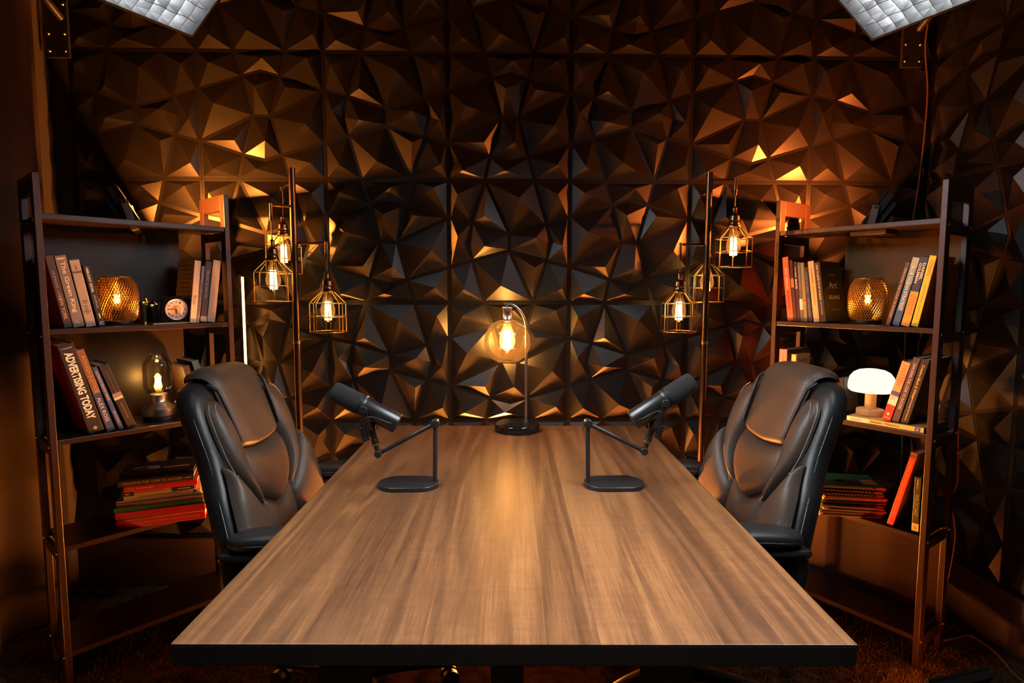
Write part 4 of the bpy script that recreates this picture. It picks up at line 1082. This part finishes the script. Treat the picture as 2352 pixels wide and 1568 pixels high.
# right group
upright(FR, 'thin dark book titled Cracking the Code to Success beside the blue book', 0.412, z2, 13.6, 0.014, 0.220, 0.15, (0.060, 0.046, 0.044),
        [('CRACKING THE CODE TO SUCCESS', 0.52, 0.170, 0.0064, (0.48, 0.45, 0.43))], group=GR)
upright(FR, 'blue book titled Blue Ocean Strategy', 0.4365, z2, 12.4, 0.021, 0.232, 0.16, (0.060, 0.160, 0.300),
        [('BLUE OCEAN STRATEGY', 0.55, 0.150, 0.0100, (0.62, 0.66, 0.68), 0.022)], bands=((0.86, 0.998, (0.26, 0.40, 0.44)), (0.62, 0.86, (0.13, 0.27, 0.38)), (0.002, 0.22, (0.02, 0.07, 0.22))), group=GR)
upright(FR, 'navy and orange book titled Emotional Intelligence by Daniel Goleman', 0.4650, z2, 11.2, 0.025, 0.233, 0.16, (0.016, 0.030, 0.085),
        [('DANIEL', 0.79, 0.056, 0.0078, WHITE, 0.02, 0.0058), ('GOLEMAN', 0.76, 0.066, 0.0078, WHITE, 0.02, -0.0050), ('Emotional', 0.30, 0.060, 0.0072, (0.20, 0.08, 0.02), 0, 0.0052), ('Intelligence', 0.31, 0.066, 0.0072, (0.20, 0.08, 0.02), 0, -0.0052)],
        bands=((0.0, 0.50, (0.72, 0.30, 0.045)),), group=GR)
upright(FR, 'lime yellow book titled Emotional Wellness beside the front post', 0.4925, z2, 10.2, 0.021, 0.235, 0.16, (0.52, 0.50, 0.035),
        [('OSHO', 0.82, 0.052, 0.0115, (0.26, 0.28, 0.12), 0.0), ('EMOTIONAL WELLNESS', 0.34, 0.115, 0.0058, (0.20, 0.18, 0.03))], right=(0.62, 0.36, 0.03), group=GR)
# right bookcase, third board
upright(FR, 'pink-spined book behind the right chair on the right bookcase', 0.045, z3, 0.0, 0.032, 0.236, 0.17, (0.62, 0.20, 0.20),
        [('~', 0.86, 0.030, 0.0030, (0.35, 0.08, 0.09))], right=(0.055, 0.045, 0.035), group=GR)
t, x0, x1 = upright(FR, 'cream book with The Book on its cover behind the right chair', 0.090, z3, 0.0, 0.020, 0.220, 0.10, (0.62, 0.44, 0.20), [], d=0.012, group=GR)
for body, y, ln in (('The', 0.032, 0.026), ('Book', 0.070, 0.038)):
    put_text('cover_text', body, ln, 0.014, ink((0.12, 0.09, 0.05)), t, (x1+0.0004, y, 0.196), (0, 1, 0), (0, 0, 1))
zb3 = z3+0.0185
upright(FR, 'orange, white and red paperback leaning beside the mushroom lamp', 0.424, zb3, 14.0, 0.027, 0.214, 0.14, (0.68, 0.28, 0.12),
        [('~', 0.93, 0.010, 0.006, (0.42, 0.16, 0.07), 0, 0, 'flat'), ('~', 0.88, 0.014, 0.008, (0.42, 0.16, 0.07), 0, 0, 'flat'), ('~', 0.83, 0.012, 0.008, (0.42, 0.16, 0.07), 0, 0, 'flat'), ('~', 0.78, 0.020, 0.003, (0.50, 0.08, 0.05), 0, 0, 'flat'), ('~', 0.73, 0.016, 0.005, (0.30, 0.12, 0.06), 0, 0, 'flat'), ('~', 0.69, 0.018, 0.005, (0.30, 0.12, 0.06), 0, 0, 'flat'), ('~', 0.65, 0.016, 0.005, (0.30, 0.12, 0.06), 0, 0, 'flat'), ('~', 0.61, 0.012, 0.005, (0.30, 0.12, 0.06), 0, 0, 'flat'), ('TIMOTHY\nFERRISS', 0.385, 0.018, 0.012, (0.45, 0.08, 0.06), 0, 0, 'flat'), ('CROWN', 0.05, 0.016, 0.005, (0.75, 0.6, 0.5), 0, 0, 'flat'), ('o', 0.115, 0.009, 0.009, (0.75, 0.6, 0.5), 0.05, 0, 'flat')],
        bands=((0.0, 0.27, (0.50, 0.012, 0.016)), (0.27, 0.42, (0.66, 0.58, 0.50)), (0.43, 0.50, (0.03, 0.05, 0.16))), group=GR)
upright(FR, 'dark grey book titled Cracking the Code to Success between orange and black books', 0.4525, zb3, 13.5, 0.022, 0.232, 0.15, (0.045, 0.034, 0.040),
        [('CRACKING THE CODE TO SUCCESS', 0.56, 0.165, 0.0080, (0.55, 0.52, 0.52))], group=GR)
t, x0, x1 = upright(FR, 'black book titled Creative Black & White beside the front post', 0.4800, zb3, 13.0, 0.024, 0.228, 0.19, (0.010, 0.009, 0.009),
        [('Creative Black & White', 0.66, 0.115, 0.0072, (0.70, 0.40, 0.06), 0.01), ('Digital Photography Tips & Techniques', 0.24, 0.085, 0.0040, WHITE)], group=GR)
put_text('cover_text', 'Creative Black & White', 0.125, 0.012, ink((0.70, 0.20, 0.06)), t, (x1+0.0004, 0.10, 0.175), (0, 1, 0), (0, 0, 1), 0.01)
upright(FR, 'small black book with yellow print left of the mushroom lamp', 0.262, zb3, -6.0, 0.026, 0.125, 0.10, (0.014, 0.012, 0.010),
        [('0', 0.42, 0.008, 0.010, WHITE, 0, 0.006, 'flat'), ('~', 0.32, 0.014, 0.004, (0.4, 0.06, 0.05), 0, 0, 'flat'), ('~', 0.10, 0.018, 0.008, (0.4, 0.36, 0.33), 0, 0, 'flat')], d=0.05, group=GR)
# right bookcase, fourth board
t, x0, x1 = upright(FR, 'red book titled Graphic Design in Germany with a cream cover', 0.455, z4, 13.0, 0.021, 0.275, 0.19, (0.56, 0.020, 0.018),
        [('GRAPHIC DESIGN IN GERMANY', 0.62, 0.150, 0.0085, (0.68, 0.22, 0.10), 0.0), ('1890-1945', 0.22, 0.040, 0.006, (0.66, 0.2, 0.1))], bands=((0.93, 0.985, (0.10, 0.02, 0.02)),), right=(0.62, 0.40, 0.20), group=GR)
t, x0, x1 = upright(FR, 'black and green book titled Wildcard by Marie Lu', 0.532, z4, 0.0, 0.021, 0.192, 0.14, (0.010, 0.014, 0.010),
        [('WILDCARD', 0.50, 0.075, 0.0115, (0.20, 0.32, 0.07), 0.0), ('MARIE LU', 0.88, 0.030, 0.005, (0.45, 0.42, 0.10))], bands=((0.04, 0.17, (0.62, 0.48, 0.32)),), group=GR)
for body, z, ln, hg, col in (('MARIE LU', 0.168, 0.105, 0.020, (0.55, 0.42, 0.08)), ('WILD', 0.120, 0.08, 0.024, (0.10, 0.24, 0.05)), ('CARD', 0.088, 0.09, 0.026, (0.45, 0.16, 0.04))):
    put_text('cover_text', body, ln, hg, ink(col), t, (x1+0.0004, 0.072, z), (0, 1, 0), (0, 0, 1), 0.01)
put_text('label_text', 'Q,', 0.010, 0.012, M_INKK, t, ((x0+x1)/2, -0.0012, 0.020), (1, 0, 0), (0, 0, 1))

# ------------------------------------------------------------------ lying books and magazines
def lying(label, c, rz, z, L, D, H, color, texts=(), bands=(), group=None, name='book', top=None, cat='book', pages_front=False):
    """c: left end of the spine (world x, y); X along the spine to the right, Y away from the viewer"""
    t = thing(name, label, cat, (c[0], c[1], z), (0, 0, rz), group)
    cm = cover_mat(color); b = min(0.0022, H*0.18)
    if H < 0.0075:
        MB().box(0, 0, 0, L, D, H).build('folded_cover', cm, t, bevel=0.0008)
        MB().box(L-0.0005, 0.002, H*0.2, L+0.0008, D-0.001, H*0.8).build('pages', M_PAGES, t)
    else:
        MB().box(0, 0, 0, L, b+0.001, H).build('spine', cm, t, bevel=min(0.0015, H*0.15))
        MB().box(0, b+0.001, 0, L, D, b).build('cover_board', cm, t)
        MB().box(0, b+0.001, H-b, L, D, H).build('cover_board', cover_mat(top) if top else cm, t)
        MB().box(0.003, b+0.001, b, L-0.003, D-0.004, H-b).build('pages', M_PAGES, t)
    for (a0, a1, col, h0, h1) in bands:
        MB().box(a0*L, -0.0004, h0*H, a1*L, 0.0006, h1*H).build('spine_band', ink(col), t)
    for tx in texts:
        body, pos, ln, hg, col = tx[:5]; bold = tx[5] if len(tx) > 5 else 0.0; flip = tx[6] if len(tx) > 6 else False; zz = tx[7] if len(tx) > 7 else 0.5
        s = -1 if flip else 1
        if body == '~':
            MB().box(pos*L-ln/2, -0.0008, H*zz-hg*0.3, pos*L+ln/2, 0.0004, H*zz+hg*0.3).build('print_line', ink(col), t)
            continue
        put_text('title_text', body, ln, hg, ink(col), t, (pos*L, -0.0010, H*zz), (s, 0, 0), (0, 0, s), bold)
    return t
A0 = Vector((-1.286, 1.955)); A1 = Vector((-1.036, 2.050))
ra = math.atan2(A1.y-A0.y, A1.x-A0.x); ux = (A1-A0).normalized()
def stack_at(off, back=0.0):
    v = A0+ux*off+Vector((-ux.y, ux.x))*back; return (v.x, v.y)
GP = 'books lying in the pile on the left bookcase'
zz = z4+0.0006
lying('thick red course book at the bottom of the left pile', stack_at(0.0), ra, zz, 0.268, 0.20, 0.030, (0.60, 0.018, 0.034), [('Florida Real Estate Sales Associate Pre-License Course', 0.56, 0.200, 0.0085, (0.72, 0.36, 0.28), 0.0, True, 0.48)], bands=((0.10, 0.36, (0.35, 0.30, 0.28), 0.88, 0.99), (0.37, 0.985, (0.70, 0.58, 0.48), 0.92, 0.99)), group=GP); zz += 0.0306
lying('plain red book, second from the bottom of the left pile', stack_at(-0.003, 0.001), ra-0.01, zz, 0.272, 0.20, 0.026, (0.58, 0.014, 0.030), [], group=GP); zz += 0.0266
lying('green book under the magazines in the left pile', stack_at(-0.006, 0.002), ra+0.008, zz, 0.270, 0.20, 0.017, (0.020, 0.19, 0.125), [], group=GP); zz += 0.0176
lying('purple-spined magazine above the green book', stack_at(0.004, 0.004), ra+0.012, zz, 0.266, 0.19, 0.0068, (0.10, 0.035, 0.085), [('~', 0.5, 0.16, 0.0028, (0.5, 0.25, 0.25))], bands=((0.30, 1.0, (0.45, 0.05, 0.09), 0.1, 0.9),), group='magazines in the left pile', name='magazine', cat='magazine'); zz += 0.0073
lying('lavender-spined magazine under the white magazine in the left pile', stack_at(0.002, 0.002), ra-0.006, zz, 0.262, 0.19, 0.0064, (0.20, 0.17, 0.24), [], group='magazines in the left pile', name='magazine', cat='magazine'); zz += 0.0069
lying('white magazine under the handbook in the left pile', stack_at(0.002, 0.004), ra+0.010, zz, 0.258, 0.19, 0.0066, (0.62, 0.57, 0.54), [], group='magazines in the left pile', name='magazine', cat='magazine'); zz += 0.0071
lying('white book lettered Entrepreneurs Handbook upside down', stack_at(0.024, 0.004), ra+0.015, zz, 0.232, 0.17, 0.0135, (0.62, 0.57, 0.52), [("Entrepreneur's Handbook", 0.46, 0.125, 0.0078, (0.07, 0.20, 0.08), 0.0, True)], bands=((0.90, 0.945, (0.03, 0.03, 0.03), 0.15, 0.85),), group=GP); zz += 0.0141
lying('blue and cream book under the red Enchantment book', stack_at(0.020, 0.002), ra+0.010, zz, 0.226, 0.165, 0.0145, (0.60, 0.42, 0.30), [('~', 0.82, 0.040, 0.006, (0.5, 0.5, 0.6)), ('~', 0.40, 0.09, 0.006, (0.50, 0.30, 0.18)), ('~', 0.07, 0.012, 0.007, (0.5, 0.5, 0.6))], bands=((0.0, 0.16, (0.020, 0.055, 0.19), 0.02, 0.98), (0.66, 0.96, (0.020, 0.055, 0.19), 0.02, 0.98)), group=GP); zz += 0.0151
lying('red book titled Enchantment by Guy Kawasaki', stack_at(0.026, 0.000), ra+0.006, zz, 0.222, 0.16, 0.020, (0.62, 0.020, 0.034), [('Guy Kawasaki', 0.22, 0.078, 0.0090, (0.80, 0.52, 0.40), 0.01), ('Enchantment', 0.66, 0.078, 0.0080, (0.74, 0.18, 0.10))], group=GP); zz += 0.0206
t = lying('dark brown book titled Cracking the Code to Success lying on the red book', stack_at(0.010, -0.002), ra+0.004, zz, 0.228, 0.155, 0.020, (0.050, 0.032, 0.030), [('CRACKING THE CODE TO SUCCESS', 0.45, 0.180, 0.0082, (0.60, 0.54, 0.50), 0.008), ('~', 0.92, 0.02, 0.005, (0.55, 0.48, 0.45))], group=GP); zz += 0.0206
t = lying('black illustrated book on top of the left pile', stack_at(0.010, 0.022), ra+0.004, zz, 0.226, 0.150, 0.013, (0.016, 0.014, 0.015), [], group=GP)
MB().box(0.125, 0.045, 0.0130, 0.205, 0.060, 0.0136).build('cover_picture', ink((0.50, 0.20, 0.06)), t)
MB().box(0.075, 0.040, 0.0130, 0.110, 0.085, 0.0136).build('cover_picture', ink((0.20, 0.17, 0.17)), t)
MB().tube([(0.075+0.040*math.cos(2*PI*i/28), 0.062+0.020*math.sin(2*PI*i/28), 0.0134) for i in range(28)], 0.0008, 5, closed=True).build('cover_ring', ink((0.45, 0.42, 0.42)), t)
# magazine pile on the right bookcase
B0 = Vector((1.170, 2.020)); B1 = Vector((1.372, 1.980)); rb = math.atan2(B1.y-B0.y, B1.x-B0.x)
uB = (B1-B0).normalized(); vB = Vector((-uB.y, uB.x))
rng = random.Random(21)
MAGS = [((0.62, 0.56, 0.50), 'cream-white'), ((0.020, 0.020, 0.022), 'black'), ((0.55, 0.40, 0.24), 'tan'), ((0.04, 0.035, 0.035), 'charcoal'), ((0.60, 0.42, 0.22), 'sand'), ((0.016, 0.016, 0.020), 'jet black'),
        ((0.58, 0.50, 0.42), 'ivory'), ((0.050, 0.11, 0.26), 'deep blue'), ((0.45, 0.50, 0.58), 'light blue'), ((0.020, 0.022, 0.024), 'dark slate'), ((0.50, 0.47, 0.46), 'pale grey'), ((0.66, 0.30, 0.06), 'yellow-orange'),
        ((0.64, 0.22, 0.06), 'bright orange'), ((0.62, 0.50, 0.42), 'off-white'), ((0.17, 0.022, 0.035), 'maroon'), ((0.20, 0.21, 0.08), 'olive'), ((0.03, 0.16, 0.07), 'bright green'), ((0.035, 0.026, 0.022), 'brown-black'), ((0.58, 0.26, 0.16), 'coral'), ((0.020, 0.11, 0.055), 'dark green')]
zz = z4+0.0006
for i, (col, nm) in enumerate(MAGS):
    H = 0.0056
    a = rng.uniform(-0.006, 0.010); back = rng.uniform(-0.004, 0.008); dr = rng.uniform(-0.03, 0.03)
    v = B0+uB*a+vB*back
    bands = []
    if i % 2 == 0 or i > 10:
        x = 0.10
        while x < 0.78:
            bands.append((x, x+0.022, tuple(min(0.8, c*0.4+0.38*rng.uniform(0.4, 1.2)) for c in (1.0, 0.85, 0.75)), 0.25, 0.75)); x += 0.052
    bands.append((0.86, 0.985, (0.55, 0.48, 0.44), 0.2, 0.8))
    pos = ' at the bottom' if i == 0 else (' on top' if i == len(MAGS)-1 else '')
    t = lying('%s-spined magazine%s of the pile on the right bookcase' % (nm, pos if pos else ' in the middle'), (v.x, v.y), rb+dr, zz, 0.205, 0.150, H, col, [], bands, 'magazines piled on the right bookcase', 'magazine', None, 'magazine')
    zz += H+0.0003
MB().box(0.150, 0.030, 0.0057, 0.195, 0.085, 0.0062).build('address_label', ink((0.34, 0.30, 0.28)), t)
MB().box(0.010, 0.050, 0.0057, 0.090, 0.130, 0.0062).build('cover_picture', ink((0.02, 0.13, 0.05)), t)
MB().box(0.060, 0.015, 0.0057, 0.140, 0.070, 0.0062).build('cover_picture', ink((0.03, 0.04, 0.12)), t)
# big orange and white guide under the mushroom lamp
m0 = FR.P(0.300, 0.006, 0); 
lying('orange and white music theory guide lying under the mushroom lamp', (m0.x, m0.y), FR.rz, z3+0.0006, 0.242, 0.19, 0.0175, (0.72, 0.40, 0.10),
      [("IDIOT'S", 0.13, 0.036, 0.0062, (0.04, 0.05, 0.12), 0.02), ('Music Theory', 0.52, 0.090, 0.0085, (0.035, 0.045, 0.12), 0.025), ('A', 0.925, 0.008, 0.008, (0.6, 0.6, 0.65))],
      bands=((0.0, 0.30, (0.66, 0.58, 0.50), 0.05, 0.95), (0.89, 0.96, (0.03, 0.06, 0.18), 0.1, 0.9)), group='books lying on the right bookcase', top=(0.62, 0.36, 0.12))
# books leaning behind the left chair, third board
upright(FL, 'dark brown book with red print leaning behind the left chair', 0.452, z3, -13.0, 0.022, 0.196, 0.15, (0.030, 0.014, 0.011), [('~', 0.75, 0.05, 0.006, (0.30, 0.05, 0.04))], left=(0.035, 0.016, 0.012), d=0.03, group=GL)
upright(FL, 'teal-spined dark book leaning behind the left chair', 0.494, z3, -15.0, 0.024, 0.214, 0.15, (0.020, 0.120, 0.150), [], left=(0.012, 0.014, 0.020), d=0.03, group=GL)

# ------------------------------------------------------------------ clock and flask on the left bookcase
def clock():
    t = thing('table_clock', 'black streamlined table clock with a round white dial', 'clock', FL.P(0.383, 0.048, TIER[1]+0.0005), (0, 0, FL.rz))
    def arch(w, h, flat, n=28):
        pts = [(-w, 0.004)]
        for i in range(n+1):
            a = PI-PI*i/n
            x = math.cos(a); pts.append((w*math.copysign(abs(x)**0.62, x), flat+(h-flat)*math.sin(a)**0.80))
        pts.append((w, 0.004)); return pts
    blk = principled('gloss_black_bakelite', (0.008, 0.008, 0.009), 0.14, noise=0.1)
    MB().prism(arch(0.050, 0.098, 0.030), -0.020, 0.028).build('case', blk, t, smooth=50, bevel=0.003)
    for s in (-1, 1):
        for k, (x, w, h) in enumerate(((0.051, 0.0075, 0.080), (0.064, 0.0065, 0.070))):
            pts = [(s*(x-w), 0.004), (s*(x-w), h*0.98), (s*x, h), (s*(x+w*0.6), h*0.93), (s*(x+w), h*0.78), (s*(x+w), 0.004)]
            if s < 0: pts = pts[::-1]
            MB().prism(pts, -0.017+0.004*k, 0.026).build('side_fin', blk, t, smooth=50, bevel=0.002)
    MB().box(-0.074, -0.021, 0.0, 0.074, 0.029, 0.0045).build('plinth', M_BRASS, t, bevel=0.001)
    zc = 0.0500; R = 0.0355
    n = 48
    def disc(r, y): return [(r*math.cos(2*PI*i/n), y, zc+r*math.sin(2*PI*i/n)) for i in range(n)]
    b = MB(); b.tube([(R*math.cos(2*PI*i/n), -0.0215, zc+R*math.sin(2*PI*i/n)) for i in range(n)], 0.0030, 10, closed=True)
    b.build('bezel', M_STEEL, t, smooth=60)
    d = MB(); vs = disc(R-0.001, -0.0222)+disc(R-0.001, -0.0195)
    d.add(vs, [tuple(range(n)), tuple(range(2*n-1, n-1, -1))]+[(i, n+i, n+(i+1) % n, (i+1) % n) for i in range(n)])
    dial = d.build('dial', M_DIAL, t)
    d2 = MB(); vs = disc(0.017, -0.0225)+disc(0.017, -0.0221); d2.add(vs, [tuple(range(n)), tuple(range(2*n-1, n-1, -1))]).build('dial_centre', ink((0.50, 0.34, 0.16)), dial)
    for h in range(1, 13):
        a = PI/2-2*PI*h/12
        put_text('numeral', str(h), 0.0056 if h < 10 else 0.0080, 0.0068, M_INKK, dial, (0.0268*math.cos(a), -0.0230, zc+0.0268*math.sin(a)), (1, 0, 0), (0, 0, 1), 0.01)
    hd = MB(); hd.bar((0.002, -0.0236, zc), (-0.0245, -0.0236, zc+0.0012), 0.0012, 0.0022, (0, 0, 1)).build('minute_hand', M_INKK, dial)
    MB().bar((0, -0.0240, zc+0.001), (0.0008, -0.0240, zc-0.0150), 0.0012, 0.0024, (1, 0, 0)).build('hour_hand', M_INKK, dial)
    MB().bar((0, -0.0244, zc), (0.0120, -0.0244, zc-0.0175), 0.0008, 0.0010, (1, 0, 0)).build('second_hand', M_INKK, dial)
    MB().cyl((0, -0.022, zc), (0, -0.0252, zc), 0.0022, n=14).build('hub', M_INKK, dial, smooth=40)
    MB().box(-0.007, -0.0231, zc+0.0088, 0.007, -0.0226, zc+0.0102).build('print_line', M_INKK, dial)
clock()
def flask():
    t = thing('hip_flask', 'polished gold hip flask standing between the mesh lamp and the clock', 'flask', FL.P(0.307, 0.082, TIER[1]+0.0005), (0, 0, FL.rz+0.25))
    gold = principled('polished_gold', (0.62, 0.42, 0.13), 0.16, metal=1.0, noise=0.1)
    def f(a, b):
        an = 2*PI*a; c, s = math.cos(an), math.sin(an)
        w = lerp(0.0265, 0.0310, b); k = 1.0 if 0.03 < b < 0.97 else 0.93
        return (w*k*math.copysign(abs(c)**0.7, c), 0.0105*k*math.copysign(abs(s)**0.7, s)-0.004*math.cos(c*PI/2), lerp(0.0, 0.078, b))
    m = MB().grid(32, 14, f, closeu=True); m.f.append(tuple(range(31, -1, -1))); m.f.append(tuple(range(13*32, 14*32)))
    m.build('body', gold, t, smooth=50)
    MB().cyl((0.006, -0.003, 0.077), (0.006, -0.003, 0.083), 0.006, n=18).build('neck', gold, t, smooth=40)
    MB().cyl((0.006, -0.003, 0.083), (0.006, -0.003, 0.092), 0.0085, n=20).build('cap', gold, t, smooth=40, bevel=0.001)
    MB().bar((0.016, -0.003, 0.082), (0.024, -0.003, 0.077), 0.004, 0.003).build('hinge', gold, t)
flask()

# ------------------------------------------------------------------ cords and small things
def cord(label, pts, r, mat, k=10, cat='cable', grp=None):
    o = MB().tube(smoothpath(pts, k), r, 8).build('extension_cord', mat, None, smooth=60)
    return tag(o, label, cat, grp)
cord('thin dark cord hanging down the right corner from the light mount', [(1.735, 2.395, 2.42), (1.72, 2.40, 2.25), (1.745, 2.405, 2.05), (1.735, 2.405, 1.75), (1.715, 2.41, 1.45), (1.72, 2.41, 1.0), (1.73, 2.40, 0.5), (1.72, 2.36, 0.02)], 0.0035, M_CORD)
cord('tan cord running over the carpet from the right bookcase to the right wall', [(1.615, 1.975, 0.006), (1.68, 1.99, 0.006), (1.74, 2.00, 0.006), (1.745, 1.90, 0.006), (1.71, 1.78, 0.006), (1.69, 1.62, 0.006), (1.72, 1.45, 0.006)], 0.004, principled('tan_cable', (0.20, 0.10, 0.045), 0.5, noise=0.1))
cord('orange-lit thin cord down the back post of the right bookcase', [(1.625, 1.985, 0.78), (1.635, 1.985, 0.60), (1.622, 1.99, 0.52), (1.640, 1.985, 0.40), (1.628, 1.985, 0.25), (1.61, 1.985, 0.17)], 0.0022, principled('orange_lit_cable', (0.40, 0.16, 0.06), 0.5, noise=0.1))  # orange light put into this cord's colour
cord('brown cord hanging behind the left bookcase down to the carpet', [(-1.085, 2.40, 0.46), (-1.075, 2.405, 0.30), (-1.085, 2.40, 0.14), (-1.06, 2.38, 0.03), (-1.10, 2.30, 0.006), (-1.30, 2.25, 0.006)], 0.0035, principled('light_brown_cable', (0.22, 0.12, 0.06), 0.5, noise=0.1))
for i, (lab, pts) in enumerate((('black cable curling on the carpet under the right table corner', [(0.40, 1.55, 0.006), (0.52, 1.50, 0.006), (0.58, 1.38, 0.006), (0.72, 1.30, 0.006), (0.95, 1.33, 0.006), (1.10, 1.28, 0.006)]),
        ('second black cable looping on the carpet under the right table corner', [(0.50, 1.60, 0.006), (0.60, 1.52, 0.006), (0.74, 1.50, 0.006), (0.80, 1.38, 0.006), (0.96, 1.38, 0.018), (1.06, 1.44, 0.006), (1.16, 1.40, 0.006)]))):
    cord(lab, pts, 0.0045, M_CORDB)
t = thing('power_strip', 'black power strip on the carpet under the right table corner', 'power strip', (0.66, 1.42, 0), (0, 0, 0.15))
MB().box(-0.14, -0.026, 0, 0.14, 0.026, 0.036).build('body', M_BLKPL, t, bevel=0.005)
for i in range(5):
    MB().box(-0.115+i*0.05, -0.014, 0.036, -0.085+i*0.05, 0.014, 0.0375).build('socket_face', principled('dark_socket', (0.03, 0.03, 0.03), 0.5, noise=0.1), t)
